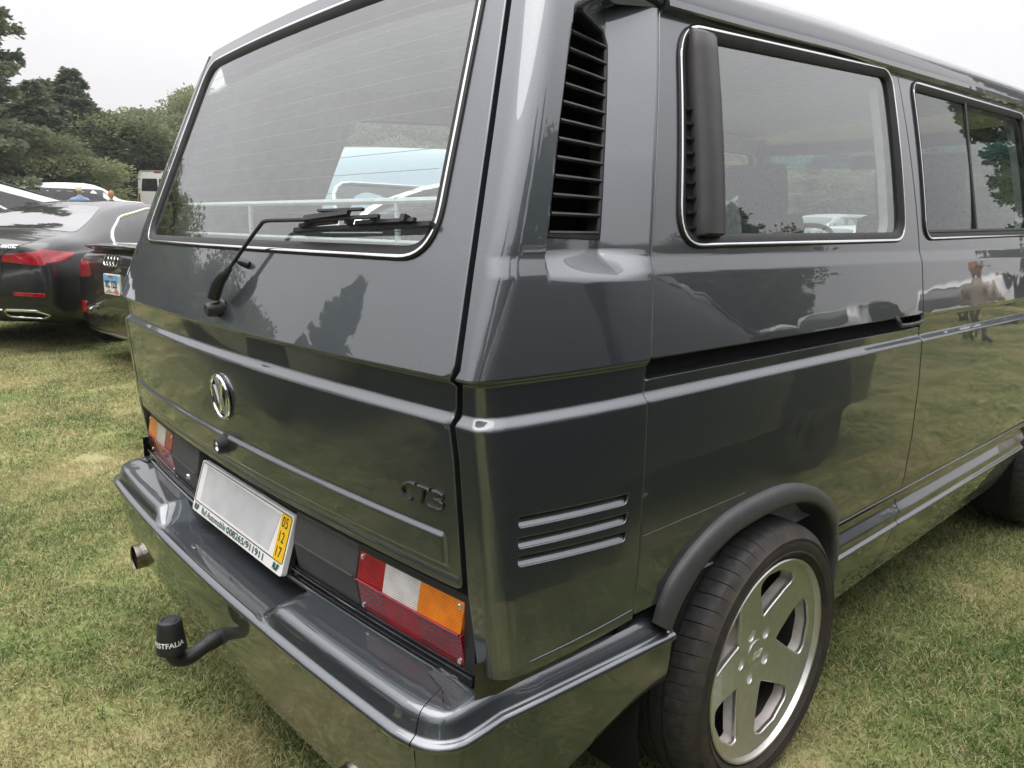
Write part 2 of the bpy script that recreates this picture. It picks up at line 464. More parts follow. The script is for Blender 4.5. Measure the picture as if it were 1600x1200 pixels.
def win_frame(F, loop, name_prefix, parent, center, w=.012, chrome_w=.008, recess=.0, sign=1, seal_out=.006, seal_in=.022):
    l = densify(loop, (.02, .02)); P = F(l[:, 0], l[:, 1]); n = normals_of(F, l, sign, (2e-4, 2e-4))
    # smooth normals round the loop
    n = n/np.linalg.norm(n, axis=1)[:, None]
    sweep('window_seal', P, n, [(seal_out, -.004), (seal_out, .003), (seal_out*.4, .006), (-seal_in*.6, .004), (-seal_in, -.003), (-seal_in, -.010), (0, -.012)], M['rubber'], parent, out=center)
    sweep('chrome_strip', P+n*.0045, n, [(.0028, 0), (.002, .002), (-.0012, .0024), (-.0034, .0014), (-.0038, -.001), (0, -.002)], M['chrome'], parent, out=center)
rear_c = (0, .07, 1.5)
def rear_plain(x, z): return np.stack([x, YR(z)+KX*x*x, z], 1)
win_frame(rear_plain, win, 'rear', tailgate, rear_c)
win_in = rpoly([(-WX0+.012, WZ0+.012), (WX0-.012, WZ0+.012), (WX1-.012, WZ1-.012), (-WX1+.012, WZ1-.012)], [.075, .075, .066, .066], 9)
gl = panel('rear_window_glass', rear_plain, win_in, np.linspace(-.73, .73, 24), np.linspace(1.2, 1.8, 14), M['glass'], tailgate, step=(.03, .03), h=(1e-3, 1e-2), depth=.003, edge=.0005, offset=-.004, flange=False)
# heater wires printed on the pane
M['heater'] = mat('heater_wire', (.25, .17, .13), rough=.6)
g = Geo()
for k in range(13):
    z = 1.285+.0345*k; hw = WX0+(WX1-WX0)*(z-WZ0)/(WZ1-WZ0)-.035
    xs = np.linspace(-hw, hw, 21); P = rear_plain(xs, np.full(21, z)); P[:, 1] += .0062
    g.tube(P, .0007, 3)
g.build('heater_wire', M['heater'], gl)

# badge, lock, nozzle, lettering ------------------------------------
def tail_pt(x, z, off=0.0):
    P = rear_plain(np.array([x]), np.array([z])); n = normals_of(rear_plain, np.array([[x, z]]), 1, (1e-3, 1e-3))[0]
    return P[0]+n*off, n
p0, n0 = tail_pt(.012, .906)
bx = np.array([1.0, 2*KX*.012, 0]); bx /= np.linalg.norm(bx); bz = np.cross(n0, bx); bz = bz if bz[2] > 0 else -bz
def onb(a, b, o=0.0): return Vector(p0+bx*a+bz*b+n0*o)
g = Geo(); ring = [onb(.050*math.cos(t), .050*math.sin(t), .006) for t in np.linspace(0, 2*PI, 49)[:-1]]
g.tube(ring, .0038, 8, closed=True)
ring2 = [onb(.053*math.cos(t), .053*math.sin(t), .0015) for t in np.linspace(0, 2*PI, 49)[:-1]]
def flatbar(g, pts, w, h, off):
    """strap of given width following 2d points on the badge plane"""
    P = [np.array(p, float) for p in pts]; vs = []; m = len(P)
    for i, p in enumerate(P):
        d1 = P[min(i+1, m-1)]-P[max(i-1, 0)]
        if 0 < i < m-1:
            a = (P[i]-P[i-1]); b = (P[i+1]-P[i]); a /= np.linalg.norm(a); b /= np.linalg.norm(b); nn = np.array([-(a+b)[1], (a+b)[0]]); nn /= np.linalg.norm(nn)
            k = 1/max(.35, nn @ np.array([-a[1], a[0]]))
        else:
            nn = np.array([-d1[1], d1[0]]); nn /= np.linalg.norm(nn); k = 1
        for s, o in ((-1, off), (-.6, off+h), (.6, off+h), (1, off)):
            q = p+nn*s*w/2*k; vs.append(onb(q[0], q[1], o))
    fs = [(i*4+j, i*4+j+1, (i+1)*4+j+1, (i+1)*4+j) for i in range(m-1) for j in range(3)]
    fs += [(0, 1, 2, 3), tuple((m-1)*4+j for j in (3, 2, 1, 0))]
    g.add(vs, fs)
flatbar(g, [(-.020, .0445), (0, .002), (.020, .0445)], .0085, .004, .003)
flatbar(g, [(-.0455, .020), (-.019, -.043), (0, -.004), (.019, -.043), (.0455, .020)], .0085, .004, .003)
badge = g.build('badge', M['chrome'], tailgate)
g = Geo(); vs = [onb(0, 0, .003)]+[onb(.049*math.cos(t), .049*math.sin(t), .003) for t in np.linspace(0, 2*PI, 41)[:-1]]+[onb(.056*math.cos(t), .056*math.sin(t), -.001) for t in np.linspace(0, 2*PI, 41)[:-1]]
g.add(vs, [(0, 1+k, 1+(k+1) % 40) for k in range(40)]+[(1+k, 41+k, 41+(k+1) % 40, 1+(k+1) % 40) for k in range(40)])
g.build('badge_base', M['black_gloss'], tailgate)

pl, nl = tail_pt(.004, .789)
rot = Vector((0, -1, 0)).rotation_difference(Vector(nl)).to_matrix()
def lathe_at(g, prof, P, R, n=32, c1=True):
    q = Geo(); q.lathe([(-a, r) for a, r in prof], axis='Y', n=n, cap1=c1); g.add([R @ Vector(v)+Vector(P) for v in q.v], q.f)
g = Geo(); lathe_at(g, [(-.002, .027), (.004, .027), (.006, .0235), (.008, .021), (.010, .021), (.026, .0195), (.029, .0165), (.029, .0140), (.0265, .0125)], pl, rot, c1=False)
lock = g.build('lock_button', M['black_plastic'], tailgate)
g = Geo(); lathe_at(g, [(.0265, .0128), (.0285, .0115), (.0275, .0095), (.024, .0085)], pl, rot); g.build('lock_barrel', M['chrome'], tailgate)
g = Geo(); g.box(Vector(pl)+Vector(nl)*.0245, (.0015, .002, .011)); g.build('key_slot', M['void'], tailgate)

pn, nn_ = tail_pt(.113, 1.209)
g = Geo(); ns = [(0, .007), (.006, .0068), (.012, .0055), (.016, .003), (.017, 0.0005)]
R_ = Vector((0, -1, 0)).rotation_difference((Vector(nn_)+Vector((-.8, 0, .1))).normalized()).to_matrix()
lathe_at(g, [(-.006, .0085), (.004, .0085), (.012, .007), (.021, .004), (.023, .0015)], Vector(pn)+Vector(nn_)*.004, R_, 14)
g.build('washer_nozzle', M['black_plastic'], tailgate)

# raised model lettering
def tube_on_tail(g, pts2, r=.0028, off=.002):
    P = []
    for x, z in pts2: P.append(tail_pt(x, z, off)[0])
    g.tube(P, r, 6)
lx, lz, sl = .703, .867, .25
def L2(pts): return [(lx+a*.105+sl*(b-.5)*.03, lz+(b-.5)*.030) for a, b in pts]
g = Geo()
tube_on_tail(g, L2([(.30, .98), (.2, 1.0), (.1, .93), (.02, .7), (.0, .45), (.05, .15), (.15, 0), (.26, .0)]))
tube_on_tail(g, L2([(.36, .98), (.50, .98), (.64, .98)])); tube_on_tail(g, L2([(.5, .98), (.49, .5), (.48, .0)]))
tube_on_tail(g, L2([(.70, .98), (.82, 1.0), (.93, .9), (.93, .68), (.84, .55), (.76, .53)])); tube_on_tail(g, L2([(.84, .55), (.95, .42), (.96, .18), (.86, .02), (.72, 0), (.64, .05)]))
M['letter'] = mat('dark_letter', (.012, .012, .012), rough=.3, coat=1.0)
g.build('model_lettering', M['letter'], tailgate)

# ---- rear wiper ----------------------------------------------------
def rp(x, z, off):   # point on the rear surface lifted off
    return Vector(tail_pt(x, z, off)[0])
g = Geo()
g.tube(catmull([rp(.052, 1.128, .026), rp(.075, 1.162, .034), rp(.10, 1.192, .030)], 6), [.014]*6+[.013]*2+[.012]*2+[.0085]*2+[.007], 10)
g.tube(catmull([rp(.095, 1.186, .030), rp(.14, 1.236, .030), rp(.181, 1.279, .030), rp(.200, 1.290, .030), rp(.26, 1.2915, .031), rp(.375, 1.291, .036)], 7), .0042, 8)
wiper = g.build('wiper_arm', M['black_plastic'], van)
g = Geo(); lathe_at(g, [(-.004, .020), (.006, .020), (.012, .017), (.028, .016), (.034, .012)], tail_pt(.046, 1.112)[0], rot, 20)
g.build('wiper_spindle', M['black_plastic'], wiper)
def wbar(g, x0, z0, o0, x1, z1, o1, w, h, n=10):
    vs = []; w *= .72; h *= .8
    for i in range(n+1):
        t = i/n; c = rp(x0+(x1-x0)*t, z0+(z1-z0)*t, o0+(o1-o0)*t)
        nn = Vector(tail_pt(x0+(x1-x0)*t, z0+(z1-z0)*t)[1]); up = nn.cross(Vector((1, 0, 0))).normalized()
        for a, b in ((-1, -1), (-1, 1), (1, 1), (1, -1)): vs.append(c+up*a*w/2+nn*b*h/2)
    g.add(vs, [(i*4+j, i*4+(j+1) % 4, i*4+4+(j+1) % 4, i*4+4+j) for i in range(n) for j in range(4)]+[(3, 2, 1, 0), tuple(n*4+j for j in range(4))])
g = Geo()
wbar(g, .37, 1.293, .036, .52, 1.302, .040, .013, .010); wbar(g, .42, 1.305, .041, .56, 1.307, .040, .006, .008); wbar(g, .36, 1.285, .028, .47, 1.303, .040, .007, .007)
for a, b in ((.33, .47), (.52, .68)): wbar(g, a, 1.2855+(a-.33)*.03, .020, b, 1.2865+(b-.33)*.03, .028 if b < .5 else .020, .009, .008)
wbar(g, .40, 1.291, .033, .60, 1.298, .033, .008, .007)
for x in (.50, .575, .655): wbar(g, x-.006, 1.289+(x-.33)*.028, .022, x+.006, 1.2893+(x-.33)*.028, .022, .017, .015, 2)
g.build('blade_carrier', M['black_plastic'], wiper)
g = Geo(); wbar(g, .298, 1.280, .010, .712, 1.294, .010, .011, .012, 16); wbar(g, .298, 1.279, .003, .712, 1.293, .003, .003, .006, 16)
g.build('blade_rubber', M['rubber'], wiper)

# ---- rear quarter panels ------------------------------------------
GL_, GR_ = pip((1.20, 1.278, 1.348, 1.45, 1.548, 1.646, 1.72), (.096, .113, .132, .163, .198, .238, .27)), pip((1.20, 1.275, 1.412, 1.546, 1.627, 1.72), (.255, .273, .307, .343, .364, .388))
def q_disp(y, z):
    # scoop behind the grille
    yl, yr, ys = GL_(z), GR_(z), SEAMA(z)
    g = np.where(y < yr, sm(yl-.001, yl+.005, y)*(.014+.036*np.clip((y-yl)/(yr-yl), 0, 1)), .050*np.clip((ys-.004-y)/(ys-.004-yr), 0, 1))
    zt = 1.650+(y-.30)*.40
    d = g*sm(1.208, 1.262, z)*(1-sm(zt, zt+.030, z))
    return d
def quarterF(u, z):
    u = np.asarray(u, float); z = np.asarray(z, float)
    xg = XG(z)+.0075; xA = XS(z)-.050; y0 = YR(z)
    yA = y0+KX*xA**2; yB = yA+.046
    xB = side_x(yB, z); m = 2*KX*xA; sB = .044*np.clip((.3-yB)/.3, 0, None)/.3
    # control point: tangent lines from A and B
    t = (xB-xA-sB*(yB-yA))/(1-sB*m); xC = xA+t; yC = yA+m*t
    x1 = xg+(xA-xg)*np.clip(u, 0, 1); y1 = y0+KX*x1*x1
    s = np.clip(u-1, 0, 1); w = .85; b0, b1, b2 = (1-s)**2, 2*s*(1-s)*w, s*s; den = b0+b1+b2
    x2 = (b0*xA+b1*xC+b2*xB)/den; y2 = (b0*yA+b1*yC+b2*yB)/den
    ys = SEAMA(z)-.003; y3 = yB+(ys-yB)*(u-2); x3 = side_x(y3, z)-q_disp(y3, z)
    x = np.where(u < 1, x1, np.where(u < 2, x2, x3)); y = np.where(u < 1, y1, np.where(u < 2, y2, y3))
    return np.stack([x, y, z+0*x], 1)
def q_u(y, z):
    z = float(z); xA = float(XS(z))-.050; yB = float(YR(z))+KX*xA**2+.046; ys = float(SEAMA(z))-.003
    return 2+(y-yB)/(ys-yB)
gr_poly = [(GL_(z)+.004, z) for z in np.linspace(1.284, 1.640, 14)]
gr_r = [(GR_(z)-.001, z) for z in np.linspace(1.612, 1.279, 14)]
gr_top = [(.252, 1.650), (.275, 1.653), (.350, 1.634)]
grille_yz = [(float(a), float(b)) for a, b in gr_poly+gr_top+gr_r]
grille_u = [(q_u(y, z), z) for y, z in grille_yz]
q_z = zr((.577, .585, 3), (.585, .75, 34), (.75, .868, 34), *BODYZ, (1.262, 1.60, 100), (1.60, 1.70, 34), (1.70, 1.79, 18))
q_us = np.concatenate([np.linspace(0, 1, 4)[:-1], np.linspace(1, 2, 13)[:-1], np.linspace(2, 3, 62)])
slot_polys = [(.8600, .8462, .0225), (.8250, .8108, .0220), (.7948, .7767, .0220)]
slots_u = []
for zt0, zt1, hh in slot_polys:
    y0_, y1_ = .0265, .2755; sl_ = (zt1-zt0)/(y1_-y0_); q_ = rpoly([(y0_, zt0-hh), (y1_-.006, zt1-hh), (y1_, zt1), (y0_, zt0)], [.009, .012, .002, .007], 5)
    slots_u.append([(q_u(y, z), z) for y, z in q_])
for sgn in (1, -1):
    F = quarterF if sgn > 0 else mirF(quarterF)
    out = [(0, .577), (1.6, .577), (2.1, .579), (3, .592), (3, 1.69), (2.02, 1.69), (1.5, 1.72), (1, 1.75), (.3, 1.79), (0, 1.79)]
    qp = panel('quarter_panel', F, out, q_us, q_z, M['paint'], van, holes=[grille_u]+slots_u if sgn > 0 else [], sign=1 if sgn > 0 else -1, step=(.016, .004), h=(2e-3, 3e-4), depth=.020, edge=.003, margin=.0012, sc=(.25, 1))
    if sgn > 0: quarter_r = qp
for pl_ in slot_polys:
    (zt0, zt1, hh) = pl_; g = Geo(); n_ = 44; prof_s = (.10, .16, .34, .56, .78, .92, 1.0, 1.04); dep = (.0190, .0178, .0138, .0090, .0044, .0016, .0004, .0012); V = []
    for i in range(n_+1):
        t = i/n_; y = .024+.254*t; top = zt0+(zt1-zt0)*t
        for s_, d_ in zip(prof_s, dep):
            z = top-s_*hh; q = sideF(np.array([y]), np.array([z]))[0]; V.append((q[0]-d_, y, z))
    k_ = len(prof_s); g.add(V, [(i*k_+j, i*k_+j+1, (i+1)*k_+j+1, (i+1)*k_+j) for i in range(n_) for j in range(k_-1)])
    lv = recalc(g.build('louvre_scoop', M['paint'], quarter_r, sharp=60))
    g = Geo(); V = []
    for i in range(n_+1):
        t = i/n_; y = .022+.258*t; top = zt0+(zt1-zt0)*t
        for s_ in (-.4, 1.2): q = sideF(np.array([y]), np.array([top-s_*hh]))[0]; V.append((q[0]-.0235, y, top-s_*hh))
    g.add(V, [(2*i, 2*i+1, 2*i+3, 2*i+2) for i in range(n_)]); g.build('louvre_opening', M['void'], lv)  # black strip paints the dark inside behind the slot
# moulded sill line on the lower quarter panel
ys = np.linspace(.06, .303, 20); P = sideF(ys, np.linspace(.598, .611, 20)); P[:, 0] += .0005
g = Geo(); g.tube(P, [.0008]+[.0016]*18+[.0014], 8); g.build('swage_line', M['paint'], quarter_r)

# ---- air intake grille in the right quarter panel -----------------
def grF(y, z):   # plane of the grille, from pillar edge to the deep side
    yl, yr = GL_(z), GR_(z); t = np.clip((y-yl)/(yr-yl), -.1, 1.15)
    return np.stack([side_x(y, z)-.012-.038*t, y, z], 1)
l = densify(grille_yz, (.012, .012)); P = grF(l[:, 0], l[:, 1]); n = normals_of(grF, l, 1, (1e-3, 1e-3)); n = np.tile(n.mean(0)/np.linalg.norm(n.mean(0)), (len(l), 1))
grille = sweep('air_intake_grille', P, n, [(.004, -.02), (.004, .004), (-.003, .005), (-.006, .002), (-.006, -.02)], M['black_plastic'], van, out=P.mean(0))
def slat_mesh(z0):
    g = Geo(); n = 6; vs = []
    ya, yb = float(GL_(z0))+.009, float(GR_(z0))-.006
    for k in range(n+1):
        y = ya+(yb-ya)*k/n; p = grF(np.array([y]), np.array([z0]))[0]
        # leading edge bead, sloping blade running inwards and upwards
        for dx, dz in ((.004, -.003), (.0055, .000), (.004, .003), (-.040, .002+.040*(z0-1.24)/1.3), (-.042, -.001+.040*(z0-1.24)/1.3), (-.0, -.004)): vs.append((p[0]+dx, p[1]+dx*.5, p[2]+dz))
    m = 6
    for k in range(n): g.f += [(k*m+j, k*m+(j+1) % m, (k+1)*m+(j+1) % m, (k+1)*m+j) for j in range(m)]
    g.f += [tuple(range(m)), tuple(n*m+j for j in range(m))]; g.v = vs
    return g
M['slat'] = mat('grille_plastic', (.010, .010, .011), rough=.28, bump=.08, bscale=600)
for k in range(12):
    recalc(slat_mesh(1.287+.0292*k).build('louvre', M['slat'], grille, sharp=30))
def ductF(y, z):
    P = grF(y, z); P[:, 0] -= .055; return P
panel('duct_wall', ductF, [(float(GL_(z))-.01, z) for z in np.linspace(1.26, 1.66, 8)]+[(float(GR_(z))+.03, z) for z in np.linspace(1.66, 1.26, 8)], np.linspace(.1, .42, 8), np.linspace(1.26, 1.66, 6), M['void'], grille, step=(.05, .05), flange=False)
for fn_, o_ in ((GR_, .012), (GL_, -.004)):
    zz_ = np.linspace(1.262, 1.662, 14); yy_ = fn_(zz_)+o_; A_ = grF(yy_, zz_)-np.array([.012, 0, 0]); g = Geo(); g.add(np.concatenate([A_, A_-np.array([.075, 0, 0])]), [(i, i+1, 15+i, 14+i) for i in range(13)]); g.build('duct_side', M['void'], grille)

# ---- right side panel, sliding door, front door; mirrored left ------
def sp_disp(y, z): return .026*sm(1.0365, 1.0395, z)*(1-sm(1.0735, 1.0755, z))*sm(.32, .323, y)
def spF(y, z): 
    P = sideF(y, z); P[:, 0] -= sp_disp(y, z); return P
W1 = rpoly([(.433, 1.266), (1.462, 1.279), (1.513, 1.735), (.523, 1.673)], [.075, .06, .06, .075], 8)
W2 = rpoly([(1.612, 1.283), (2.72, 1.303), (2.77, 1.757), (1.655, 1.724)], [.05, .05, .05, .05], 8)
W3 = rpoly([(2.93, 1.303), (3.72, 1.303), (3.38, 1.765), (2.99, 1.760)], [.05, .04, .06, .05], 8)
side_z = zr((.556, .85, 32), (.85, .99, 14), (.99, 1.03, 22), (1.03, 1.034, 2), (1.034, 1.042, 8), (1.042, 1.056, 3), (1.056, 1.082, 24), (1.082, 1.205, 14), (1.205, 1.262, 18), (1.262, 1.80, 66))
arch = [(.390, .597), (.402, .622), (.430, .656), (.49, .697), (.6, .7285), (.742, .737), (.85, .731), (.97, .697), (1.08, .630), (1.13, .556)]
top1 = [(y, float(GUT(y))-.012) for y in np.linspace(SEAMB-.004, .485, 14)]
sa = [(float(SEAMA(z))+.003, z) for z in np.linspace(1.685, .60, 30)]
out1 = arch[:]+[(SEAMB-.004, .556)]+top1+sa
y1 = np.concatenate([np.linspace(.31, .36, 6), np.linspace(.37, 1.56, 44)])
side_panels = []
for sgn in (1, -1):
    F = spF if sgn > 0 else mirF(sideF)
    side_panels.append(panel('side_panel', F, out1, y1, side_z, M['paint'], van, holes=[W1], sign=sgn, step=(.03, .008), h=(1e-3, 3e-4), depth=.02, margin=.0016, sc=(.2, 1)))
    top2 = [(y, float(GUT(y))-.012) for y in np.linspace(2.83, SEAMB+.004, 14)]
    out2 = [(SEAMB+.004, .556), (2.83, .556)]+top2
    sd = panel('sliding_door' if sgn > 0 else 'front_side_panel', sideF if sgn > 0 else mirF(sideF), out2, np.linspace(1.575, 2.82, 40), side_z, M['paint'], van, holes=[W2], sign=sgn, step=(.03, .008), h=(1e-3, 3e-4), depth=.02, margin=.0016, sc=(.2, 1))
    top3 = [(y, float(GUT(y))-.012) for y in np.linspace(3.45, 2.838, 8)]
    out3 = [(2.838, .556), (2.86, .56), (2.95, .70), (3.1, .74), (3.38, .74), (3.55, .70), (3.65, .56), (4.20, .556), (4.24, 1.0), (4.10, 1.24), (3.80, 1.30)]+top3
    fd = panel('front_door', sideF if sgn > 0 else mirF(sideF), out3, np.linspace(2.85, 4.2, 26), side_z[::2], M['paint'], van, holes=[W3], sign=sgn, step=(.05, .02), h=(1e-3, 3e-4), depth=.02, margin=.003)
    for W, par in ((W1, side_panels[-1]), (W2, sd), (W3, fd)):
        FF = sideF if sgn > 0 else mirF(sideF)
        c = np.mean(FF(np.array(W)[:, 0], np.array(W)[:, 1]), 0)
        def Fs(u, v, FF=FF): return FF(u, v)
        if sgn > 0: win_frame(Fs, W, 'side', par, c, sign=1)
        else: win_frame(Fs, W, 'side', par, c, sign=-1)
        cc = np.mean(np.array(W), 0); Wi = [tuple(cc+(np.array(p)-cc)*np.array([.97, .945])) for p in W]
        panel('side_window_glass', FF, Wi, np.linspace(min(p[0] for p in W), max(p[0] for p in W), 12), np.linspace(1.2, 1.8, 12), M['glass'] if (W is not W2 or sgn < 0) else M['glass_dark'], par,
              sign=sgn, step=(.05, .05), h=(1e-2, 1e-2), depth=.003, offset=-.007, flange=False)
    if sgn > 0:
        door = sd; rsp = side_panels[-1]
# sash bar of the sliding window
ys = np.array([2.062, 2.118]); zs_ = np.array([1.298, 1.742]); P = sideF(ys, zs_)
g = Geo(); g.box((0, 0, 0), (.010, .016, float(np.linalg.norm(P[1]-P[0]))), Vector((0, 0, 1)).rotation_difference(Vector(P[1]-P[0])).to_matrix(), .002)
g.v = [tuple(Vector(v)+Vector((P[0]+P[1])/2)-Vector((.003, 0, 0))) for v in g.v]; g.build('sash_bar', M['black_plastic'], door)
# sliding door: inner frame strip along the bottom
ys = np.linspace(1.64, 2.70, 12); P = sideF(ys, 1.302+(ys-1.64)*.019)-np.array([.002, 0, 0])
g = Geo(); g.tube(P, .007, 6); g.build('sash_rail', M['black_plastic'], door)

# vent box standing in the rear part of the rear side window
FZ = np.linspace(1.290, 1.660, 14)
def ventline(t0, off):  # along the rear edge of the window
    y = .497+(FZ-1.29)*.155*1.0+t0
    P = sideF(y, FZ); P[:, 0] += off; return P
prof = [(.000, -.012), (.000, .010), (.006, .022), (.020, .0285), (.058, .0265), (.072, .020), (.080, .013), (.082, -.012)]
g = Geo(); vs = []
for i, z in enumerate(np.concatenate([[1.284, 1.287], FZ, [1.667, 1.671]])):
    e = {0: .35, 1: .8, len(FZ)+2: .8, len(FZ)+3: .35}.get(i, 1.0)
    y0_ = .490+(z-1.29)*.155
    for a, b in prof: vs.append((float(side_x(y0_+a, z))+(b*e if b > 0 else b), y0_+a, z))
m = len(prof); k = len(FZ)+4
g.add(vs, [(i*m+j, i*m+j+1, (i+1)*m+j+1, (i+1)*m+j) for i in range(k-1) for j in range(m-1)]+[tuple(range(m)), tuple((k-1)*m+j for j in range(m))])
M['vent'] = mat('vent_plastic', (.045, .043, .044), rough=.38, bump=.15, bscale=500)
vent = recalc(g.build('window_vent', M['vent'], rsp, sharp=40))
g = Geo(); vs = []
for z in FZ: 
    y0_ = .470+(z-1.29)*.155
    vs += [(float(side_x(y0_, z))-.004, y0_-.012, z), (float(side_x(y0_, z))-.004, y0_+.025, z)]
g.add(vs, [(2*i, 2*i+1, 2*i+3, 2*i+2) for i in range(len(FZ)-1)]); g.build('vent_mesh', M['void'], vent)
for k in range(9):
    z = 1.30+k*.027; y0_ = .470+(z-1.29)*.155; g = Geo(); g.box((float(side_x(y0_, z))+.001, y0_+.006, z), (.006, .030, .004)); g.build('vent_rib', M['black_plastic'], vent)

ys = np.linspace(.335, 1.555, 30); P = sideF(ys, np.full(30, 1.0565)); P[:, 0] -= .0245
g = Geo(); V = np.concatenate([P+np.array([0, 0, -.0165]), P+np.array([0, 0, .0165])]); g.add(V, [(i, i+1, 31+i, 30+i) for i in range(29)]); V2 = np.concatenate([P+np.array([0, 0, .0160]), P+np.array([.021, 0, .0172])]); g.add(V2, [(i, i+1, 31+i, 30+i) for i in range(29)])
g.build('groove_shade_strip', M['void'], rsp)  # black strip that puts the shade of the groove into its colour
# rail catch handle
g = Geo(); P = [sideF(np.array([y]), np.array([z]))[0]+np.array([o, 0, 0]) for y, z, o in ((1.375, 1.079, .0), (1.378, 1.068, .010), (1.395, 1.056, .014), (1.47, 1.053, .014), (1.545, 1.055, .012), (1.557, 1.066, .006), (1.558, 1.079, 0))]
g.tube(catmull(P, 4), .0055, 8); g.build('rail_catch', M['grey_plastic'], rsp)
# rub line ahead of the quarter seam
ys = np.linspace(.318, .66, 8); P = sideF(ys, .753+(ys-.318)*.008); g = Geo(); g.tube(P, .0010, 5); g.build('panel_joint', M['paint'], rsp)

# black backing strips behind every seam, the gap shade put into their colour
def ribbon(g, P, N, d, w):
    P = np.asarray(P); N = np.asarray(N); T = np.gradient(P, axis=0); T /= np.linalg.norm(T, axis=1)[:, None]; O = np.cross(T, N)
    V = np.concatenate([P-N*d-O*w, P-N*d+O*w]); n = len(P); g.add(V, [(i, i+1, n+i+1, n+i) for i in range(n-1)])
zz = np.linspace(.50, 1.795, 60)
for s in (1, -1):
    g = Geo(); x = XG(zz); P = np.stack([s*x, YR(zz)+KX*x*x, zz], 1); N = np.tile([[.0, -1, -.15]], (60, 1)); N = N/np.linalg.norm(N[0]); ribbon(g, P, N, .017, .024); g.build('seam_shade_strip', M['void'], van, smooth=False)
    for ysm in (SEAMA(zz), 0*zz+SEAMB, 0*zz+2.834):
        k = (zz > .25) & (zz < 1.70) if ysm is not None else None
        P = sideF(ysm[k], zz[k]); P[:, 0] *= s; N = np.tile([[s*1.0, 0, .1]], (k.sum(), 1)); g = Geo(); ribbon(g, P, N, .016, .022); g.build('seam_shade_strip', M['void'], van, smooth=False)
g = Geo(); x = np.linspace(-.85, .85, 30); P = np.stack([x, -.062+KX*x*x, 0*x+.722], 1); ribbon(g, P, np.tile([[0, -1.0, 0]], (30, 1)), .019, .02)
g.build('seam_shade_strip', M['void'], van, smooth=False)

# ---- roof and gutters ----------------------------------------------
def roofF(v, y):      # v: -1 .. 1 across
    s = np.sign(v); a = 1-np.abs(v)            # a: 0 gutter .. 1 centre
    zg = GUT(y)-.002; xg = XS(zg)
    ka = np.array([0, .06, .12, .2, .3, .42, .6, 1.0])
    kx = np.array([.006, .007, .006, .001, -.012, -.060, -.34, 0]); kz = np.array([0, .010, .020, .045, .064, .092, .142, .158])
    dx = np.interp(a, ka, kx); x = np.where(a >= .6, (xg-.34)*(1-(a-.6)/.4), xg+dx)
    z = zg+np.interp(a, ka, kz)
    t = np.clip((y-.20)/.35, 0, 1); z = z-.030*(1-t)**2*sm(.1, .5, a)
    tf = np.clip((y-3.35)/.45, 0, 1.5); z = z-.12*tf**2*sm(.05, .5, a)
    return np.stack([s*x, y, z], 1)
def roof_s(v, y):
    return sum(roofF(np.clip(v+d, -1, 1), y) for d in (-.02, -.01, 0, .01, .02))/5
vv = np.concatenate([np.linspace(-1, -.4, 30), np.linspace(-.36, .36, 13), np.linspace(.4, 1, 30)]); tt = np.concatenate([np.linspace(0, .1, 14), np.linspace(.13, 1, 24)])
G2 = Geo(); V, T_ = np.meshgrid(vv, tt, indexing='ij'); V = V.ravel(); T_ = T_.ravel(); A_ = 1-np.abs(V)
Y0 = np.interp(A_, [0, .08, .16, .26, .36, .46, 1], [.476, .45, .38, .31, .275, .255, .225]); P = roof_s(V, Y0+(3.8-Y0)*T_)
m = len(tt); G2.add(P, [(i*m+j, i*m+j+1, (i+1)*m+j+1, (i+1)*m+j) for i in range(len(vv)-1) for j in range(m-1)])
_e = np.array(G2.v).reshape(len(vv), m, 3)[:, 0]; _a = 1-np.abs(vv); _t = _e+np.stack([0*_a, .014+0*_a, -np.interp(_a, [0, .12, .3, .45], [.0, .012, .05, .095])], 1); _in = np.abs(_e[:, 0]) < .665; _t[_in] = np.stack([_e[_in, 0], YR(1.788)+KX*_e[_in, 0]**2+.003, 0*_e[_in, 0]+1.788], 1); _w = np.concatenate([_e, _t]); _n = len(vv)
G3 = Geo(); G3.add(_w, [(i, i+1, _n+i+1, _n+i) for i in range(_n-1)])
roof = recalc(G2.build('roof', M['paint'], van, sharp=60))
roof.data.set_sharp_from_angle(angle=math.radians(60))
recalc(G3.build('roof_rear_return', M['paint'], roof))
for s in (1, -1):
    ys = np.linspace(.478, 3.5, 50); zg = GUT(ys); P = np.stack([s*(XS(zg)), ys, zg], 1); N = np.tile([[s*1.0, 0, 0.25]], (50, 1)); N /= np.linalg.norm(N[0])
    sweep('rain_gutter', P, N, [(-.012, -.006), (-.012, .004), (-.009, .006), (-.006, .004), (-.005, .001), (-.003, .003), (-.001, .017), (.001, .0205), (.014, .0200), (.0165, .016), (.0165, -.006)], M['paint'], van, closed=False, sharp=30)
# gutter return over the quarter panel
    P2 = catmull([(s*(float(side_x(.478, 1.7))+.002), .478, 1.702), (s*(float(side_x(.40, 1.73))-.01), .41, 1.725), (s*(.742), .33, 1.765), (s*.70, .262, 1.797)], 6)
    sweep('rain_gutter', P2, np.tile([[s*.9, -.2, .35]], (len(P2), 1))/np.linalg.norm([.9, .2, .35]), [(-.008, -.006), (-.008, .006), (.002, .012), (.008, .010), (.008, -.006)], M['paint'], van, closed=False, sharp=30)

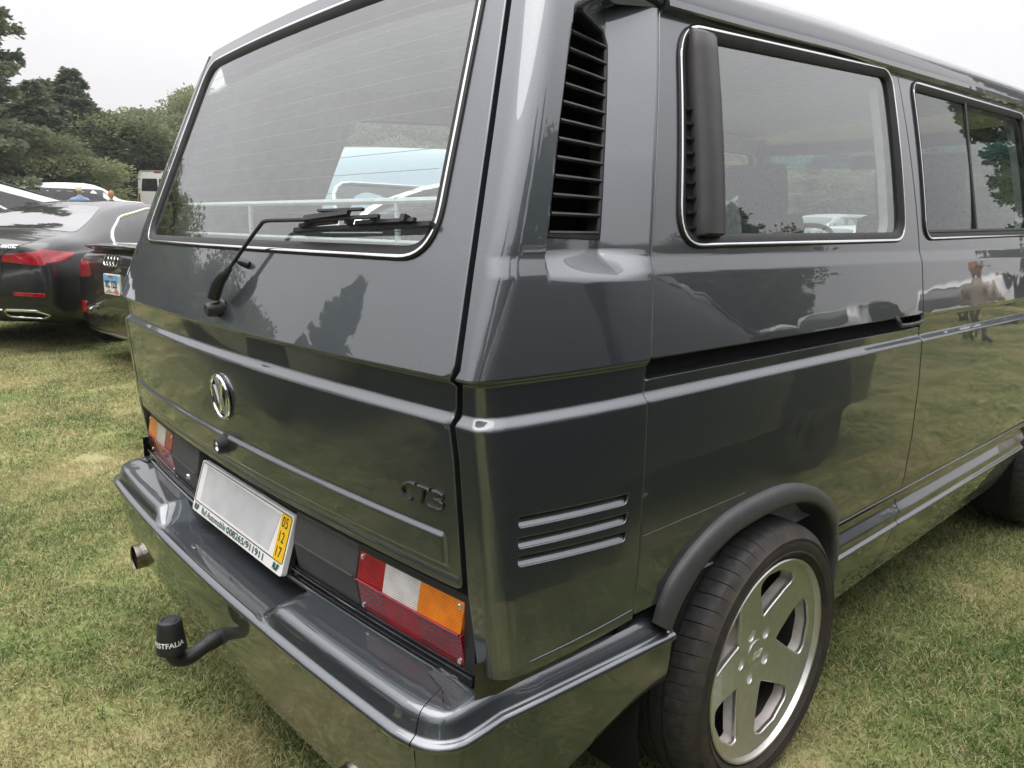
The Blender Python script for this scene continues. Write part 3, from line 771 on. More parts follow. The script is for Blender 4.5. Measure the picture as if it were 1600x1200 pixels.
# ---- lower rear: lamp panel, lamps, fillers, plate ------------------
def low_rear(off): return lambda x, z: np.stack([x, -.0425+KX*x*x+off+0*z, z], 1)
panel('rear_valance', low_rear(.030), [(-.86, .42), (.86, .42), (.86, .75), (-.86, .75)], np.linspace(-.86, .86, 20), np.linspace(.42, .75, 3), M['black_gloss'], van, step=(.05, .2), flange=False)
for s in (1, -1):     # dark sheet under the side edges, shade of the gap put into its colour
    P = sideF(np.linspace(-.02, .45, 12), np.full(12, .55)); g = Geo()
    V = np.concatenate([P*[s, 1, 1]-[s*.022, 0, .13], P*[s, 1, 1]-[s*.022, 0, -.055]]); g.add(V, [(i, i+1, 12+i+1, 12+i) for i in range(11)]); g.build('gap_shade_backing', M['black_gloss'], van)

def lens_mat(name, col, rib=260, axis=2, dark=(0, 0, 0), spec=.6):
    m = bpy.data.materials.new(name); m.use_nodes = True; nt = m.node_tree; b = nt.nodes['Principled BSDF']; N = nt.nodes.new; L = nt.links.new
    tc = N('ShaderNodeTexCoord'); mp = N('ShaderNodeMapping'); L(tc.outputs['Object'], mp.inputs[0])
    wv = N('ShaderNodeTexWave'); wv.bands_direction = 'XYZ'[axis]; wv.inputs['Scale'].default_value = rib/6.283*1.6; wv.inputs['Distortion'].default_value = .1; L(mp.outputs[0], wv.inputs[0])
    ck = N('ShaderNodeTexNoise'); ck.inputs['Scale'].default_value = 28; L(tc.outputs['Object'], ck.inputs[0])
    mx = N('ShaderNodeMix'); mx.data_type = 'RGBA'; mx.inputs[6].default_value = (*[c*.35 for c in col], 1); mx.inputs[7].default_value = (*col, 1)
    ad = N('ShaderNodeMath'); ad.operation = 'MULTIPLY_ADD'; ad.inputs[1].default_value = .45; L(wv.outputs[0], ad.inputs[0]); L(ck.outputs[0], ad.inputs[2])
    L(ad.outputs[0], mx.inputs[0]); L(mx.outputs[2], b.inputs['Base Color'])
    b.inputs['Roughness'].default_value = .25; b.inputs['Coat Weight'].default_value = .6; b.inputs['Coat Roughness'].default_value = .02
    bp = N('ShaderNodeBump'); bp.inputs['Strength'].default_value = .35; bp.inputs['Distance'].default_value = .002; L(wv.outputs[0], bp.inputs['Height']); L(bp.outputs[0], b.inputs['Normal'])
    MATS[name] = m; return m
M['red'] = lens_mat('red_lens', (.30, .004, .014)); M['red2'] = lens_mat('red_reflector', (.36, .005, .016), rib=420); M['red3'] = lens_mat('dark_red_lens', (.22, .003, .012), rib=150)
M['clear'] = lens_mat('clear_lens', (.62, .60, .60), rib=300); M['amber'] = lens_mat('amber_lens', (.80, .22, .012), rib=300)
LZ0, LZM, LZ1 = .571, .6335, .6885
def lampF(x, z):
    r = np.where(z > LZM, (LZ1-z)/(LZ1-LZM), (z-LZ0)/(LZM-LZ0)); r = np.clip(r, 0, 1)
    return np.stack([x, -.0435+KX*x*x-.010*r, z], 1)
for s in (1, -1):
    lamp_v = Geo()
    q = lambda a, b, c, d: [(min(s*a, s*b), c), (max(s*a, s*b), c), (max(s*a, s*b), d), (min(s*a, s*b), d)]
    P0 = low_rear(-.001)
    lamp = panel('tail_lamp', P0, rpoly(q(.521, .838, .563, .699), .008), np.linspace(-.84, .84, 60), np.linspace(.56, .70, 4), M['black_plastic'], van, step=(.02, .05), depth=.03)
    splits = ((.5285, .607), (.6085, .706), (.7075, .8155))
    for k, (a, b) in enumerate(splits):
        panel('lens', lampF, q(a, b, LZM+.0015, LZ1), np.linspace(s*a, s*b, 8), np.linspace(LZM, LZ1, 8), (M['red'], M['clear'], M['amber'])[k], lamp, step=(.012, .012), depth=.012, edge=.0018, margin=.001)
        panel('lens', lampF, q(a, b, LZ0, LZM-.0015), np.linspace(s*a, s*b, 8), np.linspace(LZ0, LZM, 8), (M['red3'], M['red2'], M['red3'])[k], lamp, step=(.012, .012), depth=.012, edge=.0018, margin=.001)
    # bright joint line, inner lens frame, screws
    xs = np.linspace(.528, .816, 14)*s; g = Geo(); g.tube(np.stack([xs, -.0555+KX*xs*xs, 0*xs+LZM], 1), .0022, 6); g.build('lens_joint', M['red'], lamp)
    for x, z in ((.537, .679), (.807, .679), (.537, .580), (.807, .578)):
        g = Geo(); lathe_at(g, [(-.004, .0055), (.001, .0052), (.0025, .003)], (s*x, -.0455+KX*x*x, z), Matrix.Identity(3), 12); g.build('lamp_screw', M['chrome'], lamp)
    # black filler between lamp and number plate
    fil = panel('filler_panel', lampF, rpoly([(p[0], p[1]) for p in q(.287, .519, .572, .694)], .006), np.linspace(s*.287, s*.519, 10), np.linspace(.572, .694, 24), M['grey_plastic'], van, step=(.02, .01), depth=.03, edge=.003)
    xs = np.linspace(.292, .515, 10)*s; g = Geo(); g.tube(np.stack([xs, -.0545+KX*xs*xs, 0*xs+LZM], 1), .0026, 6); g.build('filler_ridge', M['grey_plastic'], fil)
    if s < 0:
        g = Geo(); q2 = Geo(); q2.lathe([(.0, .010), (-.004, .0095), (-.009, .007), (-.011, .003)], (-.375, -.0455+KX*.14, .603), 'Y', 16, cap1=True); g.add(q2.v, q2.f); g.build('bolt', M['chrome'], fil)
# black strip with two bright beads under the lamps
x = np.linspace(-.845, .845, 60)
P = np.stack([x, -.050+KX*x*x, 0*x+.560], 1); sweep('lower_strip', P, np.tile([[0, -1.0, .35]], (60, 1))/np.linalg.norm([1, .35]), [(-.012, -.03), (-.012, 0), (-.010, .003), (.010, .001), (.010, -.03)], M['black_gloss'], van, closed=False, sharp=30)
g = Geo(); P2 = [tuple(p+np.array([0, -.010, -.011])) for p in P]
P2 = P2[2:-2]; P2 = [(-.858, .012, .556)]+P2+[(.858, .012, .556)]
g.tube(catmull(P2, 2), .0035, 8); g.tube(P+np.array([0, -.004, .006]), .0016, 6); g.build('strip_bead', M['paint'], van)

# number plate
plate = thing('number_plate', None, None); del plate['label'], plate['category']
plate.parent = van
tilt = math.atan2(.0376, .125); PC = Vector((0.002, -.0475, .6155))
RT = Matrix.Rotation(-tilt, 3, 'X')            # top leans into the van
def on_plate(x, y, o): return PC+RT @ Vector((x, -o, y))
M['plate_white'] = mat('plate_white', (.80, .79, .78), rough=.35, noise=.03)
M['plate_grey'] = mat('plate_face', (.60, .60, .61), rough=.35, color2=(.50, .51, .53), nscale=14)
M['plate_yellow'] = mat('plate_yellow', (.80, .50, .02), rough=.35, noise=.03)
M['ink'] = mat('black_ink', (.01, .01, .01), rough=.5); M['green_ink'] = mat('green_ink', (.004, .075, .05), rough=.5)
def plate_slab(name, loop, o0, o1, m, parent=plate):
    k = len(loop); V = [on_plate(x, y, o0) for x, y in loop]+[on_plate(x, y, o1) for x, y in loop]
    return mesh_obj(name, V, [tuple(range(k, 2*k))]+[(i, (i+1) % k, k+(i+1) % k, k+i) for i in range(k)], m, parent, smooth=False)
recalc(plate_slab('plate_frame', rrect(-.267, .267, -.0705, .0645, .010), -.006, .006, M['plate_white']))
plate_slab('plate_bed', rrect(-.266, .266, -.070, .064, .010), -.020, -.007, M['black_plastic'])
def outline_bar(name, loop, w, o, m):
    P = [on_plate(x, y, o) for x, y in loop]; g = Geo(); g.tube(P, w, 5, closed=True); return g.build(name, m, plate)
outline_bar('plate_outline', rrect(-.2605, .2605, -.0445, .0590, .007), .0011, .0062, M['ink'])
plate_slab('plate_face', [(-.226, -.036), (.186, -.036), (.208, .052), (-.226, .055)], .005, .0068, M['plate_grey'])
plate_slab('plate_date_field', [(.2130, -.0435), (.2590, -.0435), (.2590, .058), (.2130, .058)], .005, .0070, M['plate_yellow'])
def plate_text(name, txt, x, y, size, m, sx=1.0, spacing=1.0, shear=0.0, bold=0.0, align='CENTER', width=None):
    v, f = text_mesh(txt, size, 0, shear, spacing, align, bold)
    if width: sx = width/(v[:, 0].max()-v[:, 0].min())
    if len(v): mesh_obj(name, [on_plate(x+a*sx, y+b, .0078) for a, b, _ in v], f, m, plate, smooth=False)
for i, t in enumerate(('05', '12', '17')): plate_text('date_digits', t, .236-(.004 if i else 0), .040-.0325*i, .0335, M['ink'], sx=.82, spacing=1.12)
plate_text('dealer_text', 'Ruf Automobile', -.203, -.0575, .0225, M['green_ink'], bold=.0002, align='LEFT', width=.156)
plate_text('dealer_text', '08265/911911', .178, -.0575, .0225, M['green_ink'], bold=.0002, align='RIGHT', width=.190)
plate_text('dealer_mark', 'RUF', -.240, -.0570, .020, M['green_ink'], sx=.85, shear=.25, spacing=.82, bold=.0008)
plate_text('dealer_mark', 'RUF', .234, -.0570, .020, M['green_ink'], sx=.85, shear=.25, spacing=.82, bold=.0008)
g = Geo(); V = [on_plate(-.030+.0075*math.cos(a), -.0575+.0075*math.sin(a), .0072) for a in np.linspace(0, 2*PI, 17)[:-1]]; g.tube(V, .0009, 4, closed=True)
g.tube([on_plate(-.0345, -.055, .0075), on_plate(-.030, -.0525, .0075), on_plate(-.0255, -.055, .0075)], .0009, 4); g.tube([on_plate(-.033, -.061, .0075), on_plate(-.027, -.061, .0075)], .0014, 4)
g.build('phone_symbol', M['green_ink'], plate)
# dark carrier behind the plate
panel('plate_recess', low_rear(.022), [(-.287, .545), (.287, .545), (.287, .72), (-.287, .72)], np.linspace(-.28, .28, 6), [.55, .7], M['black_plastic'], van, step=(.05, .2), depth=.04)

# ---- bumper --------------------------------------------------------
def bumper_curve():
    pts = [(x, -.157+.047*x*x) for x in np.linspace(0, .79, 34)]
    pts += [tuple(p) for p in catmull([(.79, -.1277), (.822, -.1205), (.850, -.110), (.872, -.092), (.8845, -.066), (.888, -.03), (.8885, .02)], 5)[1:]]
    pts += [(float(np.interp(y, [.02, .10, .42], [.8885, .9045, .934])), y) for y in np.linspace(.03, .425, 26)]
    return np.array(pts)
BC = bumper_curve()
def bumper_piece(sel, name, s, parent, endcaps=True):
    pts = BC[sel]*np.array([s, 1]) if sel is not None else np.concatenate([BC[BCENTER][::-1]*[-1, 1], BC[BCENTER][1:]])
    T = np.gradient(pts, axis=0); T /= np.linalg.norm(T, axis=1)[:, None]
    Nn = np.stack([T[:, 1], -T[:, 0]], 1)
    if s < 0 and sel is not None: Nn = -Nn
    V = []; rows = 0
    for (x, y), (nx, ny) in zip(pts, Nn):
        a = abs(x); side = float(sm(-.06, .10, y)) if a > .80 else 0.0
        rec = 1-float(sm(.318, .362, a)) if y < 0 and a < .5 else 0.0
        yend = float(sm(.0, .45, y))
        zb = .238+.15*sm(.0, .42, y)+.0  # lower edge climbs towards the wheel
        top = [(.125-.055*side, .5500-.0025*side), (.078-.012*side, .5455), (.047+.004*side, .5415), (.031+.012*side, .5385), (.0235+.0105*side, .5355-.0005*side), (.0180+.006*side, .5300-.0020*side), (.0145+.0015*side, .5220-.0035*side), (.0085, .503)]
        top = [(d, z-(z-.4985)*rec*(.985-.16*(d > .1))) for d, z in top]
        low = [(.0065, .5000), (.002, .4988), (-.0045, .496), (-.0075, .4915), (-.0065, .4865), (-.001, .4825), (.004, .480), (.005, .470)]
        zz_ = np.linspace(.455, zb+.02, 7); dd = .006+.044*((.455-zz_)/.217)**1.35
        low += list(zip(dd, zz_)); low += [(dd[-1]+.004, zb+.006), (dd[-1]+.012, zb), (dd[-1]+.03, zb), (dd[-1]+.032, zb+.03)]
        prof = top+low; rows = len(prof)
        lift = float(np.interp(y, [-.06, .10, .42], [0, .018, .028])) if a > .8 else 0.0
        for d, z in prof: V.append((x-nx*d, y-ny*d, float(z)+lift*min(1, max(0, (z-.25)/.2))))
    k = len(pts); fs = [(i*rows+j, i*rows+j+1, (i+1)*rows+j+1, (i+1)*rows+j) for i in range(k-1) for j in range(rows-1)]
    o = recalc(mesh_obj(name, V, fs, M['paint'], parent, sharp=50)); o.data.set_sharp_from_angle(angle=math.radians(50))
    # make sure normals point outwards
    c = o.data.polygons[len(o.data.polygons)//2]
    return o
BCENTER = np.where((np.arange(len(BC)) <= np.argmax(BC[:, 0] > .826)))[0]
BSIDE = np.arange(BCENTER[-1], len(BC))
# small gap at the joint
_bc = BC.copy()
bump_c = bumper_piece(None, 'bumper', 1, van)
BC[BCENTER[-1]] = BC[BCENTER[-1]]+(BC[BCENTER[-1]+1]-BC[BCENTER[-1]])*.35
for s in (1, -1): bumper_piece(BSIDE, 'bumper_corner', s, van)
BC = _bc
jx, jy = BC[BCENTER[-1]]
for s in (1, -1):      # dark joint
    g = Geo(); g.box((s*(jx-.02), jy+.075, .40), (.04, .08, .20)); g.build('bumper_joint', M['void'], van)

# ---- wheel arch flare, liners ---------------------------------------
fo = catmull([(.372, .560), (.374, .580), (.380, .604), (.408, .648), (.483, .699), (.591, .737), (.742, .7485), (.856, .740), (.988, .699), (1.095, .627), (1.142, .545), (1.157, .48), (1.150, .40), (1.13, .33)], 6)
fi = catmull([(.414, .53), (.418, .548), (.426, .568), (.452, .602), (.505, .648), (.60, .683), (.742, .695), (.856, .689), (.965, .657), (1.055, .594), (1.098, .52), (1.108, .46), (1.100, .38), (1.085, .31)], 6)
k = len(fo); V = []
fp = [(.10, -.001), (.11, .006), (.15, .0115), (.26, .0165), (.48, .0205), (.74, .0225), (.90, .0215), (.97, .018), (1.0, .011), (1.0, -.06)]
for (a, b) in zip(fo, fi):
    for t, o in fp:
        y, z = a*(1-t)+b*t; xb = float(side_x(a[0], max(a[1], .56)))
        V.append((xb+o if o > -.01 else .84, y, z))
m = len(fp); flare = recalc(mesh_obj('wheel_arch_flare', V, [(i*m+j, i*m+j+1, (i+1)*m+j+1, (i+1)*m+j) for i in range(k-1) for j in range(m-1)], mat('flare_plastic', (.055, .056, .058), rough=.42, bump=.12, bscale=900), van, sharp=45))
flare.data.set_sharp_from_angle(angle=math.radians(45))
c = flare.copy(); c.data = flare.data; COL.objects.link(c); c.parent = van; c.scale = (-1, 1, 1)
for s in (1, -1):
    for cy in (.78, 3.25):
        g = Geo(); th = np.linspace(-.45, PI+.45, 24); V = [(s*xx, cy+.41*math.cos(t), .325+.395*math.sin(t)) for t in th for xx in (.90, .45)]
        g.add(V+[(s*.45, cy, .325)], [(2*i, 2*i+1, 2*i+3, 2*i+2) for i in range(23)]+[(2*i+1, 2*i+3, 48) for i in range(23)]); g.build('wheel_arch_liner', M['void'], van)
g = Geo(); g.box((0, 2.1, .33), (1.50, 3.9, .10)); g.build('underbody', M['void'], van)

# ---- side skirts -----------------------------------------------------
sk_z = zr((.245, .42, 40), (.42, .556, 100))
for s in (1, -1):
    F = sideF if s > 0 else mirF(sideF)
    o1 = [(1.128, .34), (1.20, .262), (1.30, .246), (SEAMB-.004, .262), (SEAMB-.004, .552), (1.135, .552), (1.15, .45)]
    panel('side_skirt', F, o1, np.linspace(1.13, 1.56, 16), sk_z, M['paint'], van, sign=s, step=(.03, .004), h=(1e-3, 2e-4), depth=.02, edge=.0025, margin=.0008, sc=(.10, 1))
    o2 = [(SEAMB+.004, .262), (2.30, .285), (2.70, .30), (2.84, .40), (2.86, .552), (SEAMB+.004, .552)]
    panel('side_skirt', F, o2, np.linspace(1.58, 2.85, 20), sk_z, M['paint'], van, sign=s, step=(.03, .004), h=(1e-3, 2e-4), depth=.02, edge=.0025, margin=.0008, sc=(.10, 1))
    ys = np.linspace(1.155, 2.86, 30); P = sideF(ys, np.full(30, .537)); P[:, 0] *= s
    sweep('sill_moulding', P, np.tile([[s*1.0, 0, .05]], (30, 1)), [(-.012, -.01), (-.012, .006), (-.006, .010), (.004, .0105), (.011, .006), (.012, -.01)], M['black_gloss'], van, closed=False, sharp=60)
g = Geo(); q2 = Geo(); q2.lathe([(.0, .012), (.003, .010), (-.012, .007)], (.868, 1.255, .292), 'X', 14, cap1=True); g.add(q2.v, q2.f); g.build('jacking_hole', M['black_gloss'], van)

# ---- exhaust tips and tow hitch ----------------------------------------
M['exh'] = mat('exhaust_steel', (.42, .38, .34), rough=.25, metal=1.0, color2=(.16, .13, .11), nscale=18)
for s, x in ((-1, -.715), (1, .60)):
    V = []; prof = [(-.135, .92), (-.138, .98), (-.134, 1.0), (-.10, 1.0), (.05, .98), (.05, .86), (-.13, .88)]; n = 24
    for y, r in prof:
        for t in np.linspace(0, 2*PI, n+1)[:-1]: V.append((x+.032*r*math.cos(t)*(1+.25*abs(math.cos(t))), y+.022, .262+.039*r*math.sin(t)*1.0))
    f = [(i*n+q, i*n+(q+1) % n, (i+1)*n+(q+1) % n, (i+1)*n+q) for i in range(len(prof)-1) for q in range(n)]
    ex = recalc(mesh_obj('exhaust_tip', V, f, M['exh'], van, sharp=50))
    g = Geo(); g.lathe([(-.06, .001), (-.06, .035)], (x, 0, .262), 'Y', 16); g.build('tailpipe_bore', M['void'], ex)
hp = catmull([(0, .02, .318), (0, -.062, .305), (0, -.10, .310), (0, -.135, .303), (0, -.17, .290), (0, -.198, .281), (0, -.222, .291), (0, -.229, .315), (0, -.229, .335)], 5)
g = Geo(); rr = [.021]*9+[.0205]*8+[.0175]*(len(hp)-17); g.tube(hp, rr, 14); g.build('tow_bar', M['black_plastic'], van)
g = Geo(); g.lathe([(.315, .026), (.316, .0335), (.322, .034), (.330, .033), (.372, .0285), (.385, .0275), (.3915, .0245), (.3925, .018), (.3905, .0165), (.3925, .014), (.3925, .0)], (0, -.229, 0), 'Z', 32); cap = g.build('ball_cap', M['black_plastic'], van, sharp=30)
v, f = text_mesh('WESTFALIA', .0165, 0, 0, 1.0, 'CENTER', .0004)
M['white_ink'] = mat('white_ink', (.75, .75, .75), rough=.5)
def wrap(a, b):
    th = math.radians(-40)+a/.0315; z = .343+b; r = .0336-(z-.330)*.108+.0006
    return (r*math.cos(th), -.229+r*math.sin(th), z)
mesh_obj('cap_lettering', [wrap(a, b) for a, b, _ in v], f, M['white_ink'], cap, smooth=False)

# ---- wheels ------------------------------------------------------------
def tyre_mesh(parent, seed):
    R, w = .325, .235; g = Geo(); ths = [2*PI*(k+o)/62 for k in range(62) for o in (0, .05, .085, .12, .17, .45, .75)]; n = len(ths)
    prof = [(.0, .236), (-.006, .240), (.003, .246), (.0105, .2575), (.0128, .2590), (.0128, .2622), (.0112, .2640), (.0145, .278), (.0120, .2895), (.0138, .2912), (.0132, .2945), (.0100, .2962), (.003, .306), (-.006, .3145), (-.018, .3195), (-.034, .3225), (-.050, .3238), (-.056, .3240), (-.0565, .3170), (-.0645, .3170), (-.065, .3243),
            (-.092, .3248), (-.0925, .317), (-.1015, .317), (-.102, .3248), (-.130, .3248), (-.1305, .317), (-.1395, .317), (-.140, .3245), (-.166, .3240), (-.1665, .317), (-.1745, .317), (-.175, .3235), (-.200, .3205), (-.215, .313), (-.228, .298), (-.232, .276), (-.225, .25), (-.215, .236)]
    V = []; m = len(prof)
    per = 7
    for k in range(n):
        th = ths[k]
        for j, (x, r) in enumerate(prof):
            ph = th
            if 12 <= j <= 17 or 31 <= j <= 33: 
                if k % per == 2: r -= .0050 if 14 <= j <= 17 or j in (31, 32) else .0024
                ph = th+(-.020*(x+.018) / .04 if j <= 17 else 0)
            V.append((x, r*math.cos(ph), r*math.sin(ph)))
    f = [(k*m+j, ((k+1) % n)*m+j, ((k+1) % n)*m+j+1, k*m+j+1) for k in range(n) for j in range(m-1)]
    return V, f
M['tyre'] = mat('tyre_rubber', (.034, .033, .033), rough=.62, noise=.3, nscale=60, bump=.15, bscale=300)
M['tyre_side'] = mat('tyre_wall', (.050, .040, .033), rough=.70, color2=(.026, .024, .023), nscale=26)
M['rim'] = mat('rim_silver', (.58, .575, .55), rough=.30, metal=.85, noise=.05, nscale=60)
M['rim_in'] = mat('rim_barrel', (.86, .83, .80), rough=.38, metal=.25, color2=(.52, .47, .44), nscale=14)
def make_wheel():
    w = thing('wheel', None, None); del w['label'], w['category']; w.parent = van
    V, f = tyre_mesh(w, 0)
    m = 39
    t = mesh_obj('tyre', V, f, [M['tyre'], M['tyre_side']], w, sharp=35)
    idx = np.zeros(len(f), int)
    for q in range(len(f)):
        if q % (m-1) < 13: idx[q] = 1
    t.data.polygons.foreach_set('material_index', idx.tolist()); recalc(t); t.data.set_sharp_from_angle(angle=math.radians(35))
    # rim lip and barrel
    g = Geo(); g.lathe([(-.010, .2365), (-.002, .2415), (.0035, .2430), (.006, .2405), (.005, .2360), (-.002, .2335), (-.008, .2322)], n=120); recalc(g.build('rim_lip', M['rim'], w))
    g = Geo(); g.lathe([(-.010, .2335), (-.05, .222), (-.12, .215), (-.20, .222), (-.215, .238)], n=90); recalc(g.build('rim_barrel', mat('dark_barrel', (.03, .029, .028), rough=.5, metal=.3), w))
    # face with five windows
    def faceF(y, z):
        r = np.sqrt(y*y+z*z); d = np.interp(r, [0, .045, .06, .10, .16, .20, .222, .236], [-.034, -.034, -.0335, -.030, -.022, -.0135, -.009, -.006]); return np.stack([d, y, z], 1)
    circ = [(.2335*math.cos(t), .2335*math.sin(t)) for t in np.linspace(0, 2*PI, 121)[:-1]]
    holes = []
    for k in range(5):
        a0 = math.radians(4+72*k); pl_ = []
        for r, da in ((.082, 0), (.155, -21.5), (.200, -25.5), (.2135, -17), (.2165, 0), (.2135, 17), (.200, 25.5), (.155, 21.5)):
            a = a0+math.radians(da); pl_.append((r*math.cos(a), r*math.sin(a)))
        holes.append(rpoly(pl_, [.014, .0, .024, .012, .0, .012, .024, .0], 6))
    lugs = []
    for k in range(5):
        a = math.radians(40+72*k); lugs.append([(.058*math.cos(a)+.0190*math.cos(t), .058*math.sin(a)+.0190*math.sin(t)) for t in np.linspace(0, 2*PI, 21)[:-1]])
    gr = np.linspace(-.235, .235, 42)
    face = panel('rim_face', faceF, circ, gr, gr, M['rim'], w, holes=holes+lugs, sign=1, step=(.008, .008), depth=.012, edge=.0060, margin=.004)
    for h_ in holes:   # sloping bright pocket walls down to the barrel
        h_ = np.array(h_); c_ = h_.mean(0); P = faceF(h_[:, 0], h_[:, 1])-np.array([.004, 0, 0]); rad = np.linalg.norm(h_, axis=1)
        inn = h_+(c_-h_)*.06; P2 = np.stack([P[:, 0]-.034, inn[:, 0], inn[:, 1]], 1)
        out_ = rad > .19
        P2[out_, 1:] = h_[out_]*.992; P2[out_, 0] -= .0
        kk = len(h_); g = Geo(); g.add(np.concatenate([P+np.array([0, 0, 0]), P2]), [(i, (i+1) % kk, kk+(i+1) % kk, kk+i) for i in range(kk)]); recalc(g.build('spoke_pocket', M['rim_in'], w, sharp=50))
    for k in range(5):
        a = math.radians(40+72*k); g = Geo(); g.lathe([(-.0345, .0165), (-.0375, .0145), (-.041, .010), (-.0420, 0)], (0, .058*math.cos(a), .058*math.sin(a)), n=20); g.build('lug_recess', M['rim_in'], w)
    g = Geo(); g.lathe([(-.036, .036), (-.0318, .0355), (-.0305, .0335), (-.0298, .030), (-.0292, 0)], n=40); cap = g.build('hub_cap', M['rim'], w)
    v, f = text_mesh('RUF', .024, .0008, .2, .85, 'CENTER', .0006); mesh_obj('cap_mark', [(-.0288+c, a*.95, b) for a, b, c in v], f, M['rim_in'], cap, smooth=False)
    g = Geo(); g.lathe([(-.10, .03), (-.10, .150), (-.125, .152), (-.125, .03)], n=60); g.build('brake_disc', mat('brake_disc', (.035, .033, .033), rough=.5, metal=.5), w)
    g = Geo(); g.box((-.098, -.12, .06), (.06, .07, .16), Matrix.Rotation(.45, 3, 'X'), .012); g.build('brake_caliper', mat('caliper', (.10, .012, .01), rough=.5), w)
    g = Geo(); g.lathe([(-.118, .0), (-.118, .2145)], n=40); g.build('wheel_backing', M['void'], w)
    g = Geo(); g.tube([(-.03, -.148, -.148), (-.012, -.156, -.158)], .004, 8); g.build('valve_stem', mat('valve', (.35, .25, .18), rough=.35, metal=.8), w)
    return w
wheel0 = make_wheel(); wheel0.location = (.949, .7877, .325)
for x, y, rz in ((.93, .7877+2.46, 0), (-.949, .7877, PI), (-.93, .7877+2.46, PI)):
    c = copy_tree(wheel0, van); c.location = (x, y, .325); c.rotation_euler = (0, 0, rz)

# ---- interior -------------------------------------------------------------
M['trim'] = mat('interior_trim', (.46, .46, .46), rough=.85, noise=.1); M['head'] = mat('headliner', (.62, .62, .61), rough=.9); M['cloth'] = mat('seat_cloth', (.24, .245, .25), rough=.9, noise=.2, nscale=80)
M['dark_trim'] = mat('dark_trim', (.03, .03, .032), rough=.7)
def inF(o):
    return lambda y, z: np.stack([side_x(y, z)-o, y, z], 1)
Wt = [(.60, 1.268), (1.44, 1.275), (1.49, 1.715), (.73, 1.668)]
for s in (1, -1):
    F = inF(.055); F = F if s > 0 else mirF(F)
    hs = [rpoly(W, .05, 5) for W in ((Wt if s < 0 else [(.47, 1.28), (1.44, 1.285), (1.49, 1.715), (.55, 1.66)]), [(1.64, 1.30), (2.70, 1.32), (2.74, 1.735), (1.68, 1.71)], [(2.95, 1.32), (3.70, 1.32), (3.38, 1.74), (3.0, 1.74)])]
    panel('inner_wall', F, [(.12, .60), (4.1, .60), (4.1, 1.2), (3.45, 1.82), (1.5, 1.82), (.40, 1.80), (.22, 1.68), (.12, 1.30)] if s < 0 else [(.44, .60), (4.1, .60), (4.1, 1.2), (3.45, 1.78), (1.5, 1.745), (.51, 1.70), (.44, 1.27)], np.linspace(.2, 4, 40), np.linspace(.65, 1.80, 12), M['trim'], van, holes=hs, sign=-s, step=(.06, .05), depth=.025)
g = Geo(); xs = np.linspace(-.74, .74, 13); ys = np.linspace(.24, 3.5, 14); V = [(x, y, float(GUT(y))+.045+.035*(1-(x/.74)**2)-.05*max(0, (.5-y)/.3)) for x in xs for y in ys]
g.add(V, [(i*14+j, i*14+j+1, (i+1)*14+j+1, (i+1)*14+j) for i in range(12) for j in range(13)]); g.build('headliner', M['head'], van)
g = Geo(); g.box((0, 2.2, .50), (1.68, 3.7, .04)); g.box((0, .50, .80), (1.66, .85, .40)); g.build('cabin_floor', M['trim'], van, smooth=False)
# pale luggage guard behind the rear window
M['rail'] = mat('white_rail', (.72, .78, .76), rough=.4)
g = Geo(); yr_ = .12
g.tube([(-.80, yr_, 1.352), (.74, yr_, 1.340)], .0065, 8); g.tube([(-.80, yr_, 1.268), (.74, yr_, 1.262)], .005, 8); g.tube([(-.235, yr_, 1.347), (-.245, yr_, 1.16)], .006, 8); g.tube([(.45, yr_, 1.35), (.45, yr_, 1.16)], .006, 8)
g.build('luggage_guard', M['rail'], van)
def seat(x, y, wide=.50, zt=1.38, head=True, rz=0.0):
    g = Geo()
    g.box((x, y+.22, .82), (wide, .52, .16), None, .05)
    R_ = Matrix.Rotation(math.radians(14), 3, 'X')
    g.box((x, y-.06, 1.12), (wide, .15, zt-.86), R_, .055)
    if head: g.box((x, y-.145, zt+.105), (wide*.70, .115, .26), R_, .05)
    s = g.build('seat', M['cloth'], van); return s
for x in (-.40, .40): seat(x, 2.98, .50, 1.40)
st = seat(0, .98, 1.42, 1.36, False)
g = Geo()
for k in range(24): 
    x = -.68+k*.059; g.tube([(x, .93, 1.30), (x, .915, 1.355), (x, .95, 1.375)], .006, 5)
g.build('seat_piping', mat('seat_stripe', (.45, .45, .44), rough=.9), st)
g = Geo(); ctr = Vector((-.43, 3.36, 1.25)); axis = Matrix.Rotation(math.radians(28), 3, 'X')
g.tube([ctr+axis @ Vector((.20*math.cos(t), .20*math.sin(t), 0)) for t in np.linspace(0, 2*PI, 37)[:-1]], .014, 8, closed=True)
for a in (.2, PI-.2, -PI/2): g.tube([ctr, ctr+axis @ Vector((.19*math.cos(a), .19*math.sin(a), -.01))], .014, 6)
g.build('steering_wheel', M['dark_trim'], van)
g = Geo(); g.box((0, 3.62, 1.08), (1.60, .50, .26), None, .05); g.box((-.43, 3.46, 1.23), (.40, .2, .10), None, .04); g.build('dashboard', M['dark_trim'], van)
